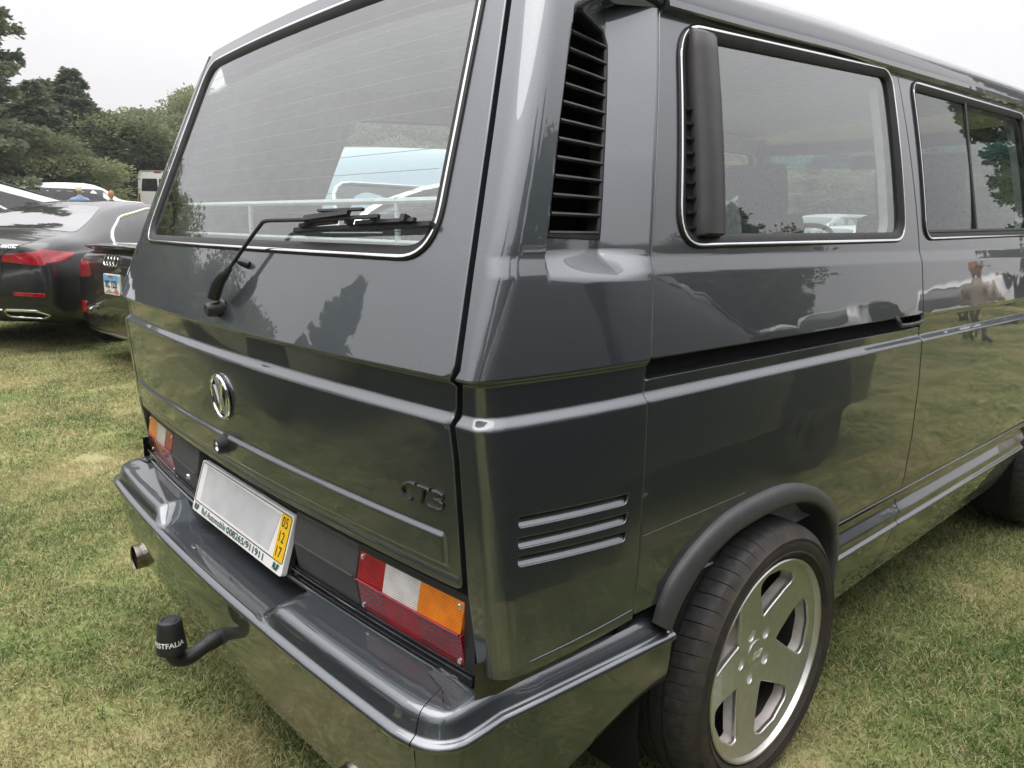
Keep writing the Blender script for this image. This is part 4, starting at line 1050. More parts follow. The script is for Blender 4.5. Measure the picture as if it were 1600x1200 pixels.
# windscreen and nose
g = Geo(); V = []
for z, y, hw in ((1.16, 4.06, .82), (1.30, 3.95, .80), (1.50, 3.76, .755), (1.74, 3.50, .69)):
    for u in np.linspace(-1, 1, 13): V.append((u*hw, y-.10*u*u, z))
g.add(V, [(i*13+j, i*13+j+1, (i+1)*13+j+1, (i+1)*13+j) for i in range(3) for j in range(12)])
M['wind'] = glass_mat('windscreen_glass', (.80, .88, .86), ior=1.45); g.build('windscreen', M['wind'], van)
g = Geo(); V = []
for z, y, hw in ((1.655, 3.595, .715), (1.745, 3.498, .69)):
    for u in np.linspace(-1, 1, 13): V.append((u*hw, y-.10*u*u-.006, z))
g.add(V, [(j, j+1, 14+j, 13+j) for j in range(12)]); g.build('sunshade_band', glass_mat('blue_band', (.30, .60, .74), ior=1.3), van)
for s in (1, -1):
    g = Geo(); g.tube([(s*.845, 3.98, 1.13), (s*.80, 3.80, 1.36), (s*.735, 3.46, 1.72), (s*.70, 3.36, 1.80)], .038, 8); g.build('windscreen_pillar', M['paint'], van)
g = Geo(); g.tube([(x, 3.49-.10*(x/.7)**2, 1.765) for x in np.linspace(-.72, .72, 9)], .035, 8); g.build('windscreen_header', M['paint'], van)
g = Geo(); V = []
for z, y, hw in ((.30, 4.24, .80), (.42, 4.32, .84), (.56, 4.31, .88), (.90, 4.27, .905), (1.12, 4.16, .87), (1.17, 4.08, .83)):
    for u in np.linspace(-1, 1, 15): V.append((u*hw, y-.09*abs(u)**3, z))
g.add(V, [(i*15+j, i*15+j+1, (i+1)*15+j+1, (i+1)*15+j) for i in range(5) for j in range(14)]); recalc(g.build('front_panel', M['paint'], van))
g = Geo(); g.box((0, 3.33, 1.66), (.26, .02, .07), None, .008); g.build('rear_view_mirror', M['dark_trim'], van)
# =================================================================== OTHER VEHICLES
def GZ(x, y):
    """lawn height: level under the van, rising gently to the left and far ahead"""
    r = np.maximum(0, -np.asarray(x, float)-2.0); r = r*sm(0, 4, r)
    q = np.maximum(0, np.asarray(y, float)-40.0)
    return .018*r+.00055*np.minimum(r, 70)**2+.012*q

def car_shell(stations, name, material, parent, nsec=5, nlen=5, sharp=50):
    """lofted body: stations (y, z_sill, z_belt, z_top, half width, half roof width)"""
    S = np.array(stations, float); ys = []
    D = catmull(S, nlen)
    rows = []
    for y, zs, zb, zt, wb, wr in D:
        ctl = [(wb*.78, zs), (wb*.95, zs+.05), (wb*.995, zs+.30*(zb-zs)), (wb, zs+.62*(zb-zs)), (wb*.975, zb-.05), (wb*.945, zb+.0), ((wb*.945+wr)/2+.02, zb+.52*(zt-zb)), (wr*1.0, zt-.15*min(.35, zt-zb)), (wr*.80, zt-.01), (wr*.4, zt+.008), (0, zt+.012)]
        c = catmull(ctl, nsec); rows.append([(p[0], y, p[1]) for p in c])
    m = len(rows[0]); V = []; 
    for r in rows: V += [(-p[0], p[1], p[2]) for p in r]+[(p[0], p[1], p[2]) for p in r[-2::-1]]
    M2 = 2*m-1; F = [(i*M2+j, i*M2+j+1, (i+1)*M2+j+1, (i+1)*M2+j) for i in range(len(rows)-1) for j in range(M2-1)]
    F += [tuple(range(M2)), tuple((len(rows)-1)*M2+j for j in range(M2))]
    F += [(i*M2, (i+1)*M2, (i+1)*M2+M2-1, i*M2+M2-1) for i in range(len(rows)-1)]
    o = recalc(mesh_obj(name, V, F, material, parent, sharp=sharp)); o.data.set_sharp_from_angle(angle=math.radians(sharp))
    bvh = BVHTree.FromPolygons([Vector(v) for v in V], F)
    return o, bvh

def patch(bvh, name, poly, axis, material, parent, off=.004, depth=.02, n=8, edge=.002, radius=0.0, dirn=None):
    """panel lying on the shell: poly in the plane seen along axis '+x','-x','+y','-y','+z' (side it is seen from)"""
    ax = axis[1]; s = 1 if axis[0] == '+' else -1
    d = Vector({'x': (-s, 0, 0), 'y': (0, -s, 0), 'z': (0, 0, -s)}[ax])
    def F(a, b):
        out = []
        for u, v in zip(np.atleast_1d(a), np.atleast_1d(b)):
            o = Vector({'x': (s*4, u, v), 'y': (u, s*4, v), 'z': (u, v, s*4)}[ax])
            h = bvh.ray_cast(o, d)
            if h[0] is None:
                h = bvh.find_nearest(o+d*(4-(.9 if ax == 'x' else 2.2)))
            out.append(tuple(h[0]))
        return np.array(out)
    if radius > 0: poly = rpoly(poly, radius, 4)
    P = np.array(poly); us = np.linspace(P[:, 0].min(), P[:, 0].max(), n); vs = np.linspace(P[:, 1].min(), P[:, 1].max(), n)
    sign = {'x': s, 'y': -s, 'z': s}[ax]
    stp = (max(.03, (us[-1]-us[0])/16), max(.03, (vs[-1]-vs[0])/16))
    return panel(name, F, poly, us, vs, material, parent, sign=sign, step=stp, h=(6e-3, 6e-3), depth=depth, edge=edge, offset=off, margin=.008)

def strip_on(bvh, name, pts, axis, r, material, parent, off=.004, closed=False, step=.08):
    ax = axis[1]; s = 1 if axis[0] == '+' else -1; d = Vector({'x': (-s, 0, 0), 'y': (0, -s, 0), 'z': (0, 0, -s)}[ax]); P = []
    for u, v in (densify(pts, (step, step)) if closed else catmull(pts, 5)):
        o = Vector({'x': (s*4, u, v), 'y': (u, s*4, v), 'z': (u, v, s*4)}[ax]); h = bvh.ray_cast(o, d)
        if h[0] is not None: P.append(h[0]-d*off)
    g = Geo(); g.tube(P, r, 6, closed=closed); return g.build(name, material, parent)

_wheel_cache = {}
def car_wheel(parent, x, y, r, style='ten', rimcol=None):
    key = (style, round(r, 3))
    if key not in _wheel_cache:
        g = Geo(); g.lathe([(-.21, r*.70), (-.215, r*.90), (-.20, r*.985), (-.02, r*.985), (0, r*.93), (.004, r*.84), (-.004, r*.72), (-.02, r*.70)], n=36)
        ty = g.build('tyre', M['rubber'], None); me1 = ty.data; bpy.data.objects.remove(ty)
        g = Geo(); g.lathe([(-.02, r*.715), (-.002, r*.71), (-.004, r*.675), (-.05, r*.655), (-.12, r*.65)], n=36)
        k = {'ten': 10, 'five': 5}[style]
        for i in range(k):
            a = 2*PI*i/k; w = r*(.10 if k == 10 else .22)
            R_ = Matrix.Rotation(a, 3, 'X'); g.box(R_ @ Vector((-.016, 0, r*.38)), (.02, w, r*.58), R_)
        g.lathe([(-.03, r*.17), (-.004, r*.16), (.0, r*.10), (0, 0)], n=20)
        ri = g.build('rim', M['rim'] if style == 'five' else M['dark_rim'], None); me2 = ri.data; bpy.data.objects.remove(ri)
        _wheel_cache[key] = (me1, me2)
    w = bpy.data.objects.new('wheel', None); COL.objects.link(w); w.parent = parent; s = 1 if x > 0 else -1
    w.location = (x, y, r); w.rotation_euler = (0, 0, 0 if s > 0 else PI)
    a, b = _wheel_cache[key]; link_mesh('tyre', a, w); link_mesh('rim', b, w)
    g = Geo(); g.lathe([(-.10, 0), (-.10, r*.66)], n=24); g.build('wheel_backing', M['void'], w)
M['dark_rim'] = mat('dark_rim', (.05, .05, .055), rough=.3, metal=.7)

P_BLACK = paint_mat('black_car_paint', (.007, .007, .008), rough=.35, metal=.0, flake=.1, coat_ior=1.42)
P_WHITE = mat('white_car_paint', (.72, .72, .72), rough=.3, coat=1.0, noise=.02)
P_SILVER = paint_mat('silver_car_paint', (.50, .51, .52), rough=.35, metal=.7, flake=.08)
P_GREY = paint_mat('mid_grey_car_paint', (.20, .21, .22), rough=.35, metal=.7, flake=.08)
P_BLUE = mat('pale_blue_car_paint', (.36, .47, .54), rough=.28, coat=1.0, metal=.25, noise=.03)
P_RED = mat('red_car_paint', (.30, .012, .012), rough=.28, coat=1.0, noise=.03)
M['taillight'] = mat('tail_light_red', (.40, .008, .018), rough=.15, coat=1.0, color2=(.22, .004, .01), nscale=18)
M['headlight'] = mat('headlight', (.75, .76, .78), rough=.1, coat=1.0, metal=.4)
M['cladding'] = mat('dark_cladding', (.035, .036, .038), rough=.5, bump=.2)

SEDAN = [(-2.36, .45, .80, .93, .62, .46), (-2.30, .34, .88, 1.03, .80, .62), (-2.08, .26, .93, 1.085, .885, .70), (-1.62, .22, .95, 1.12, .91, .66), (-1.05, .2, .95, 1.345, .915, .60), (-.45, .2, .95, 1.43, .915, .575), (.15, .2, .94, 1.425, .915, .58), (.65, .2, .935, 1.33, .915, .60), (1.2, .2, .93, 1.04, .905, .68), (1.8, .22, .87, .96, .89, .68), (2.2, .28, .74, .83, .80, .60), (2.36, .40, .62, .69, .60, .45)]
SUV = [(-2.32, .50, .86, 1.04, .68, .52), (-2.27, .40, .94, 1.22, .85, .62), (-2.15, .32, 1.0, 1.44, .90, .64), (-1.85, .28, 1.02, 1.62, .925, .64), (-1.2, .26, 1.02, 1.69, .93, .64), (-.4, .26, 1.02, 1.71, .93, .64), (.2, .26, 1.01, 1.67, .93, .64), (.7, .26, 1.0, 1.48, .93, .66), (1.15, .26, 1.0, 1.14, .925, .72), (1.8, .28, .95, 1.06, .91, .72), (2.2, .34, .82, .93, .84, .66), (2.34, .46, .70, .78, .66, .5)]
def scaled(S, sy=1, sz=1, sx=1): return [(y*sy, a*sz, b*sz, c*sz, d*sx, e*sx) for y, a, b, c, d, e in S]

def simple_car(name, label, cat, S, paint, x, y, rz, kind='sedan', group=None, r=.33, details=True, style='ten', tail=True, z=None, glass_drop=.10):
    t = thing(name, label, cat, (x, y, float(GZ(x, y)) if z is None else z), rz, group)
    body, bvh = car_shell(S, 'body', paint, t)
    S_ = np.array(S); zb = S_[:, 2].max(); zt = S_[:, 3].max(); L2 = S_[-1, 0]
    ya, yb = (-1.45, .98) if kind == 'sedan' else (-1.98, .95)
    ya *= L2/2.34; yb *= L2/2.34
    for s in ('+x', '-x'):
        top = zt-glass_drop
        poly = [(ya+.12, zb+.03), (yb+.05, zb+.02), (yb-.42, top), (ya+.62 if kind == 'sedan' else ya+.16, top)]
        w = patch(bvh, 'side_glass', poly, s, M['car_glass'], t, radius=.10)
        if details:
            strip_on(bvh, 'glass_trim', rpoly(poly, .10, 4), s, .009, M['satin'], t, off=.006, closed=True)
            for yy in (-.28, .0): pass
            g = Geo(); xs = (1 if s == '+x' else -1)*S_[:, 4].max()*.93; g.box((xs*.955, -.30, (zb+top)/2), (.06, .07, top-zb-.02), Matrix.Rotation(-.22*(1 if s == '+x' else -1), 3, 'Y')); g.build('door_pillar', M['black_gloss'], t)
            g = Geo(); xs = (1 if s == '+x' else -1)*(S_[:, 4].max()+.07); g.box((xs, yb-.18, zb+.05), (.20, .12, .13), None, .035); g.build('door_mirror', paint, t)
            strip_on(bvh, 'door_line', [(-.30, .32), (-.30, .6), (-.30, zb-.02)], s, .004, M['void'], t, off=.0)
            strip_on(bvh, 'door_line', [(.72, .32), (.74, .6), (.78, zb-.02)], s, .004, M['void'], t, off=.0)
        for yy in (-1.38*L2/2.34, 1.42*L2/2.34):
            patch(bvh, 'wheel_arch', [(yy+(r+.05)*math.cos(a), max(.22, r+(r+.05)*math.sin(a))) for a in np.linspace(-.35, PI+.35, 18)], s, M['void'], t, off=.003, depth=.004, n=6)
            car_wheel(t, (1 if s == '+x' else -1)*(S_[:, 4].max()-.004), yy, r, style)
    zr_ = zb+.06
    if kind == 'sedan':
        patch(bvh, 'rear_glass', [(-.60, -1.55), (.60, -1.55), (.50, -1.02), (-.50, -1.02)], '+z', M['car_glass'], t, radius=.06)
        patch(bvh, 'windscreen', [(-.66, 1.12), (.66, 1.12), (.52, .55), (-.52, .55)], '+z', M['car_glass'], t, radius=.06)
    else:
        patch(bvh, 'rear_glass', [(-.60, zb+.12), (.60, zb+.12), (.50, zt-.14), (-.50, zt-.14)], '-y', M['car_glass'], t, radius=.06)
        patch(bvh, 'windscreen', [(-.70, 1.08*L2/2.34), (.70, 1.08*L2/2.34), (.56, .42), (-.56, .42)], '+z', M['car_glass'], t, radius=.06)
    for s in (1, -1):
        if tail: patch(bvh, 'tail_light', [(s*.38, zb-.10), (s*.82, zb-.16), (s*.84, zb+.02), (s*.40, zb+.03)][::s], '-y', M['taillight'], t, off=.006, radius=.03)
        patch(bvh, 'headlight', [(s*.40, .62), (s*.76, .66), (s*.78, .80), (s*.46, .72)][::s], '+y', M['headlight'], t, off=.006, radius=.03)
    patch(bvh, 'front_grille', [(-.38, .46), (.38, .46), (.34, .68), (-.34, .68)], '+y', M['black_gloss'], t, off=.006, radius=.04)
    patch(bvh, 'rear_bumper_trim', [(-.62, .34), (.62, .34), (.60, .46), (-.60, .46)], '-y', M['cladding'], t, off=.006, radius=.03)
    patch(bvh, 'number_plate', [(-.22, zb-.20), (.22, zb-.20), (.22, zb-.09), (-.22, zb-.09)] if kind != 'suv2' else [(-.22, .6), (.22, .6), (.22, .71), (-.22, .71)], '-y', M['plate_white'], t, off=.010)
    return t, bvh

# ---- black saloon, rear three-quarter view, left of the picture ----------
CAMV = Vector(CAM_C)
def px_dir(u):
    a = CAM_YAW-math.atan((u-800)/CAM_F); return Vector((-math.sin(a), math.cos(a), 0))
def px_at(u, d): p = CAMV+px_dir(u)*d; return (p.x, p.y)

def black_saloon(x, y, rz):
    t = thing('black_saloon', 'glossy black saloon with wide red tail lights and chrome exhaust, at the left edge', 'car', (x, y, float(GZ(x, y))), rz, 'cars parked on the lawn')
    S = [(-2.38, .50, .80, .92, .66, .50), (-2.33, .38, .86, 1.02, .82, .64), (-2.10, .28, .93, 1.075, .89, .72), (-1.66, .22, .95, 1.13, .915, .68), (-1.05, .2, .95, 1.345, .92, .61), (-.45, .2, .95, 1.44, .92, .585), (.15, .2, .94, 1.435, .92, .59), (.65, .2, .935, 1.34, .92, .61), (1.2, .2, .93, 1.04, .905, .68), (1.8, .22, .87, .96, .89, .68), (2.2, .28, .74, .83, .80, .60), (2.36, .40, .62, .69, .60, .45)]
    body, bvh = car_shell(S, 'body', P_BLACK, t, nsec=6, nlen=7)
    for s in ('+x', '-x'):
        k = 1 if s == '+x' else -1
        poly = [(-1.40, .995), (-1.0, .985), (1.0, .97), (.50, 1.33), (-.30, 1.375), (-.95, 1.27), (-1.28, 1.12)]
        patch(bvh, 'side_glass', poly, s, M['car_glass'], t, radius=.08, n=12)
        strip_on(bvh, 'glass_trim', rpoly(poly, .08, 4), s, .016, M['chrome'], t, off=.006, closed=True)
        patch(bvh, 'tail_light', [(-2.34, .835), (-2.16, .865), (-2.04, .925), (-2.34, .955)], s, M['taillight'], t, off=.007, n=10, radius=.02)
        for yy in (-1.40, 1.45):
            patch(bvh, 'wheel_arch', [(yy+.38*math.cos(a), max(.22, .34+.38*math.sin(a))) for a in np.linspace(-.35, PI+.35, 18)], s, M['void'], t, off=.003, depth=.004, n=6)
            car_wheel(t, k*.905, yy, .335, 'ten')
        g = Geo(); g.box((k*.99, .80, 1.0), (.20, .12, .13), None, .035); g.build('door_mirror', P_BLACK, t)
        patch(bvh, 'tail_light', [(k*.40, .850), (k*.78, .815), (k*.78, .945), (k*.42, .905)][::k], '-y', M['taillight'], t, off=.007, n=10, radius=.015)
        patch(bvh, 'bumper_reflector', [(k*.48, .545), (k*.76, .535), (k*.76, .565), (k*.48, .575)][::k], '-y', M['taillight'], t, off=.006, n=6)
        ex = [(k*.34, .345), (k*.66, .33), (k*.74, .365), (k*.66, .405), (k*.36, .41)][::k]
        patch(bvh, 'exhaust_opening', ex, '-y', M['void'], t, off=.008, n=6, radius=.02)
        strip_on(bvh, 'exhaust_surround', rpoly(ex, .02, 3), '-y', .013, M['chrome'], t, off=.010, closed=True)
    strip_on(bvh, 'bumper_chrome', [(-.34, .41), (0, .415), (.34, .41)], '-y', .010, M['chrome'], t, off=.008)
    patch(bvh, 'rear_glass', [(-.64, -1.68), (.64, -1.68), (.57, -1.30), (.46, -.92), (-.46, -.92), (-.57, -1.30)], '+z', M['pale_glass'], t, radius=.07, n=12)
    patch(bvh, 'windscreen', [(-.66, 1.12), (.66, 1.12), (.52, .55), (-.52, .55)], '+z', M['car_glass'], t, radius=.06)
    patch(bvh, 'number_plate', [(-.26, .66), (.26, .66), (.26, .775), (-.26, .775)], '-y', M['plate_white'], t, off=.012)
    strip_on(bvh, 'boot_line', [(-.80, .99), (-.80, 1.05)], '-y', .003, M['void'], t, off=0)
    strip_on(bvh, 'boot_line', [(.36, .66), (.40, .80), (.42, .92), (.64, 1.02)], '-y', .0035, M['void'], t, off=0)
    strip_on(bvh, 'boot_line', [(-.36, .66), (-.40, .80), (-.42, .92), (-.64, 1.02)], '-y', .0035, M['void'], t, off=0)
    v, f = text_mesh('4MATIC', .042, 0, .25, 1.0, 'CENTER', .002); P = []
    for a, b, _ in v:
        h = bvh.ray_cast(Vector((.47+a, -4, .978+b)), Vector((0, 1, 0)))
        P.append(tuple((h[0] if h[0] else Vector((.47+a, -2.33, .978+b)))+Vector((0, -.012, .004))))
    mesh_obj('boot_lettering', P, f, M['chrome'], t, smooth=False)
    return t
M['pale_glass'] = mat('reflecting_rear_glass', (.05, .055, .055), rough=.04, spec=1.0, coat=1.0, ior=2.0)
px, py = px_at(-46, 8.5); bs = black_saloon(0, 0, 0)
hd = math.radians(134); fx, fy = math.cos(hd), math.sin(hd)
bs.location = (px+fx*2.3, py+fy*2.3, float(GZ(px+fx*1.5, py+fy*1.5))-.02); bs.rotation_euler = (0, 0, hd-PI/2)

# ---- black saloon with boot spoiler, four rings and a pictorial plate -------
def ring_saloon():
    t = thing('black_saloon', 'black saloon with boot spoiler, ring emblem and blue-topped number plate', 'car', (0, 0, 0), 0, 'cars parked on the lawn')
    S = [(-2.26, .48, .80, .94, .70, .56), (-2.22, .36, .88, 1.03, .83, .66), (-2.04, .26, .94, 1.08, .89, .70), (-1.60, .22, .96, 1.12, .905, .66), (-1.05, .2, .96, 1.33, .91, .60), (-.45, .2, .95, 1.42, .91, .58), (.15, .2, .94, 1.41, .91, .58), (.65, .2, .935, 1.32, .91, .60), (1.2, .2, .93, 1.04, .90, .68), (1.8, .22, .87, .96, .88, .68), (2.1, .28, .74, .83, .80, .60), (2.24, .40, .62, .69, .60, .45)]
    body, bvh = car_shell(S, 'body', P_BLACK, t, nsec=6, nlen=7)
    for s in ('+x', '-x'):
        k = 1 if s == '+x' else -1
        poly = [(-1.35, 1.0), (1.0, .97), (.50, 1.31), (-.30, 1.355), (-.95, 1.25)]
        patch(bvh, 'side_glass', poly, s, M['car_glass'], t, radius=.08, n=12)
        strip_on(bvh, 'glass_trim', rpoly(poly, .08, 4), s, .012, M['chrome'], t, off=.006, closed=True)
        for yy in (-1.36, 1.40):
            patch(bvh, 'wheel_arch', [(yy+.38*math.cos(a), max(.22, .34+.38*math.sin(a))) for a in np.linspace(-.35, PI+.35, 18)], s, M['void'], t, off=.003, depth=.004, n=6)
            car_wheel(t, k*.895, yy, .335, 'ten')
        patch(bvh, 'tail_light', [(k*.46, .83), (k*.83, .80), (k*.83, .955), (k*.50, .95)][::k], '-y', M['taillight'], t, off=.007, n=8, radius=.015)
        patch(bvh, 'tail_light', [(-2.22, .81), (-2.02, .86), (-1.98, .94), (-2.22, .955)], s, M['taillight'], t, off=.007, n=6, radius=.015)
        patch(bvh, 'bumper_reflector', [(k*.62, .50), (k*.76, .50), (k*.76, .60), (k*.62, .60)][::k], '-y', M['taillight'], t, off=.006, n=5)
    patch(bvh, 'bumper_insert', [(-.74, .40), (.74, .40), (.74, .585), (-.74, .585)], '-y', M['black_gloss'], t, off=.005, radius=.04)
    strip_on(bvh, 'bumper_chrome', [(-.74, .355), (0, .345), (.74, .355)], '-y', .012, M['chrome'], t, off=.008)
    g = Geo(); xs = np.linspace(-.64, .64, 15); V = []
    for x in xs:
        e = 1-.15*(x/.64)**2
        for a, b in ((-2.20, 1.045), (-2.285*1, 1.085), (-2.29, 1.098), (-2.16, 1.115), (-2.02, 1.09)): V.append((x, a+.06*(x/.64)**2, 1.03+(b-1.03)*e))
    g.add(V, [(i*5+j, i*5+(j+1) % 5, (i+1)*5+(j+1) % 5, (i+1)*5+j) for i in range(14) for j in range(5)]+[tuple(range(5)), tuple(70+j for j in range(5))]); recalc(g.build('boot_spoiler', P_BLACK, t))
    for i in range(4):
        g = Geo(); c = -.093+.062*i; P = []
        for a in np.linspace(0, 2*PI, 25)[:-1]:
            x, z = c+.043*math.cos(a), .975+.043*math.sin(a); h = bvh.ray_cast(Vector((x, -4, z)), Vector((0, 1, 0))); P.append((h[0] if h[0] else Vector((x, -2.2, z)))+Vector((0, -.010, 0)))
        g.tube(P, .006, 6, closed=True); g.build('emblem_ring', M['chrome'], t)
    # plate with sky-blue band, hills, dark characters
    pl = patch(bvh, 'number_plate', rrect(-.155, .155, .70, .865, .015), '-y', M['plate_white'], t, off=.016)
    ypl = min(v.co.y for v in pl.data.vertices)-.002
    def flat(nm, pts, m, o=.0): mesh_obj(nm, [(x, ypl-o, z) for x, z in pts], [tuple(range(len(pts)))], m, pl, smooth=False)
    flat('plate_print', [(-.148, .80), (.148, .80), (.148, .858), (-.148, .858)], mat('plate_blue', (.14, .40, .66), rough=.4), .001)
    flat('plate_print', [(-.148, .707), (-.06, .742), (.02, .72), (.09, .752), (.148, .715)], mat('plate_hills', (.40, .33, .30), rough=.5), .001)
    flat('plate_print', [(.06, .708), (.13, .708), (.13, .732), (.06, .732)], mat('plate_orange', (.70, .14, .03), rough=.5), .002)
    flat('plate_print', [(-.04, .838), (.05, .838), (.05, .852), (-.04, .852)], mat('plate_red', (.5, .03, .02), rough=.5), .002)
    v, f = text_mesh('0C 123', .082, 0, 0, 1.0, 'CENTER', .002); mesh_obj('plate_characters', [(a*.95, ypl-.004, .781+b) for a, b, _ in v], f, M['ink'], pl, smooth=False)
    patch(bvh, 'rear_glass', [(-.62, -1.62), (.62, -1.62), (.46, -.95), (-.46, -.95)], '+z', M['car_glass'], t, radius=.07)
    patch(bvh, 'windscreen', [(-.66, 1.12), (.66, 1.12), (.52, .55), (-.52, .55)], '+z', M['car_glass'], t, radius=.06)
    return t
rs = ring_saloon(); px, py = px_at(186, 7.05); hd = math.radians(97); fx, fy = math.cos(hd), math.sin(hd)
rs.location = (px+fx*2.22, py+fy*2.22, float(GZ(px, py))-.03); rs.rotation_euler = (0, 0, hd-PI/2)

# ---- pale blue crossover standing next to the van ----------------------------
S = scaled(SUV, 1.0, 1.025, .98)
bl, bvb = simple_car('crossover', 'pale blue crossover with bright window arch, seen through the van windows', 'car', S, P_BLUE, -2.38, 2.90, math.radians(2), 'suv', 'cars parked on the lawn', r=.35, glass_drop=.25)
for s in ('+x', '-x'):
    patch(bvb, 'lower_cladding', [(-2.1, .30), (2.0, .30), (2.0, .46), (-2.1, .46)], s, M['cladding'], bl, off=.005, n=12)
    zb = 1.045; strip_on(bvb, 'window_arch_trim', rpoly([(-1.95, 1.06), (1.05, 1.06), (.52, 1.50), (-1.15, 1.53), (-1.72, 1.36)], .25, 6), s, .024, M['satin'], bl, off=.010, closed=True)
patch(bvb, 'lower_cladding', [(-.86, .38), (.86, .38), (.86, .62), (-.86, .62)], '-y', M['cladding'], bl, off=.012, n=12)
strip_on(bvb, 'bumper_chrome', [(-.84, .50), (0, .45), (.84, .50)], '-y', .012, M['chrome'], bl, off=.018)

# ---- angular steel pickup ----------------------------------------------------
def wedge_pickup(x, y, rz):
    t = thing('wedge_pickup', 'bare steel angular pickup with dark side windows, behind the black saloon', 'truck', (x, y, float(GZ(x, y))), rz, 'cars parked on the lawn')
    M['steel'] = mat('brushed_steel', (.55, .58, .62), rough=.32, metal=.9, noise=.06, nscale=8)
    prof = [(-2.80, .55), (-2.84, 1.30), (.10, 1.80), (2.25, 1.18), (2.84, 1.05), (2.86, .80), (2.70, .48)]
    def solid(name, pr, hw, hwt, m, z0=1.15, z1=1.8):
        V = []; 
        for s in (-1, 1):
            for yy, zz in pr: V.append((s*(hw+(hwt-hw)*np.clip((zz-z0)/(z1-z0), 0, 1)), yy, zz))
        k = len(pr); f = [tuple(range(k)), tuple(range(2*k-1, k-1, -1))]+[(i, (i+1) % k, k+(i+1) % k, k+i) for i in range(k)]
        return recalc(mesh_obj(name, V, f, m, t, smooth=False))
    solid('body', prof, 1.0, .74, M['steel'])
    def glassp(name, pts, s, m, o=.012):
        V = [(s*(1.0-.26*np.clip((zz-1.15)/.65, 0, 1)+o), yy, zz) for yy, zz in pts]; V2 = [(v[0]-s*.01, v[1], v[2]) for v in V]; k = len(pts)
        recalc(mesh_obj(name, V+V2, [tuple(range(k)), tuple(range(2*k-1, k-1, -1))]+[(i, (i+1) % k, k+(i+1) % k, k+i) for i in range(k)], m, t, smooth=False))
    for s in (1, -1):
        glassp('side_glass', [(-1.35, 1.22), (.98, 1.20), (.12, 1.705), (-1.30, 1.475)], s, M['car_glass']); glassp('side_glass', [(1.05, 1.20), (1.95, 1.185), (.98, 1.45), (.22, 1.68)], s, M['car_glass'])
        glassp('lower_cladding', [(-2.80, .42), (-2.80, .62), (2.75, .62), (2.70, .42)], s, M['cladding'], .02)
        g = Geo(); g.box((s*1.13, 1.32, 1.24), (.22, .16, .15), Matrix.Rotation(s*.25, 3, 'Z'), .02); g.box((s*1.02, 1.32, 1.19), (.12, .10, .06)); g.build('door_mirror', M['cladding'], t)
        for yy in (-1.85, 1.80):
            g = Geo(); pts = [(yy-.56, .40), (yy-.44, .85), (yy-.2, .98), (yy+.2, .98), (yy+.44, .85), (yy+.56, .40)]
            glassp('wheel_arch', pts, s, M['cladding'], .03); car_wheel(t, s*1.04, yy, .42, 'ten')
    V = [(-.70, .24, 1.80), (.70, .24, 1.80), (.90, 2.2, 1.215), (-.90, 2.2, 1.215)]; mesh_obj('windscreen', [(a, b, c+.008) for a, b, c in V], [(0, 1, 2, 3)], M['car_glass'], t, smooth=False)
    return t
wp = wedge_pickup(-12.35, .45, math.radians(-11)); wp.scale = (1, 1, 1.02)

# ---- white SUV and white high-roof van behind ------------------------------------
x, y = px_at(150, 36); simple_car('white_suv', 'white estate-like SUV with dark windows behind the two people', 'car', scaled(SUV, 1.10, 1.06, 1.04), P_WHITE, x, y, math.radians(72-90), 'suv', 'cars parked on the lawn', r=.38, glass_drop=.24)
def cargo_van(x, y, rz):
    t = thing('white_van', 'white high-roof van with dark rear window and red roof lamp', 'van', (x, y, float(GZ(x, y))), rz, 'cars parked on the lawn')
    S = [(-2.82, .40, 1.1, 2.20, .90, .74), (-2.78, .34, 1.15, 2.34, 1.0, .82), (-2.5, .3, 1.15, 2.42, 1.02, .84), (1.0, .3, 1.15, 2.44, 1.02, .84), (1.5, .3, 1.15, 2.28, 1.02, .82), (2.1, .3, 1.12, 1.45, 1.0, .82), (2.6, .34, 1.0, 1.15, .95, .75), (2.8, .45, .8, .9, .78, .6)]
    b, bvh = car_shell(S, 'body', P_WHITE, t)
    for s in (1, -1):
        patch(bvh, 'rear_glass', [(s*.04, 1.42), (s*.80, 1.42), (s*.72, 2.02), (s*.04, 2.02)][::s], '-y', M['car_glass'], t, radius=.06)
        patch(bvh, 'tail_light', [(s*.88, .9), (s*.98, .9), (s*.98, 1.3), (s*.88, 1.3)][::s], '-y', M['taillight'], t)
        patch(bvh, 'side_glass', [(.9, 1.35), (2.0, 1.35), (1.55, 2.1), (.9, 2.15)], '+x' if s > 0 else '-x', M['car_glass'], t, radius=.05)
        for yy in (-1.7, 1.9):
            patch(bvh, 'wheel_arch', [(yy+.42*math.cos(a), max(.32, .36+.42*math.sin(a))) for a in np.linspace(-.2, PI+.2, 16)], '+x' if s > 0 else '-x', M['void'], t, off=.003, depth=.004, n=6); car_wheel(t, s*1.0, yy, .35)
    g = Geo(); g.box((0, -2.80, 2.32), (.34, .05, .07), None, .015); g.build('roof_lamp', M['taillight'], t)
    return t
x, y = px_at(262, 42); hd = math.radians(148); cargo_van(x+2.6*math.cos(hd), y+2.6*math.sin(hd), hd-PI/2)

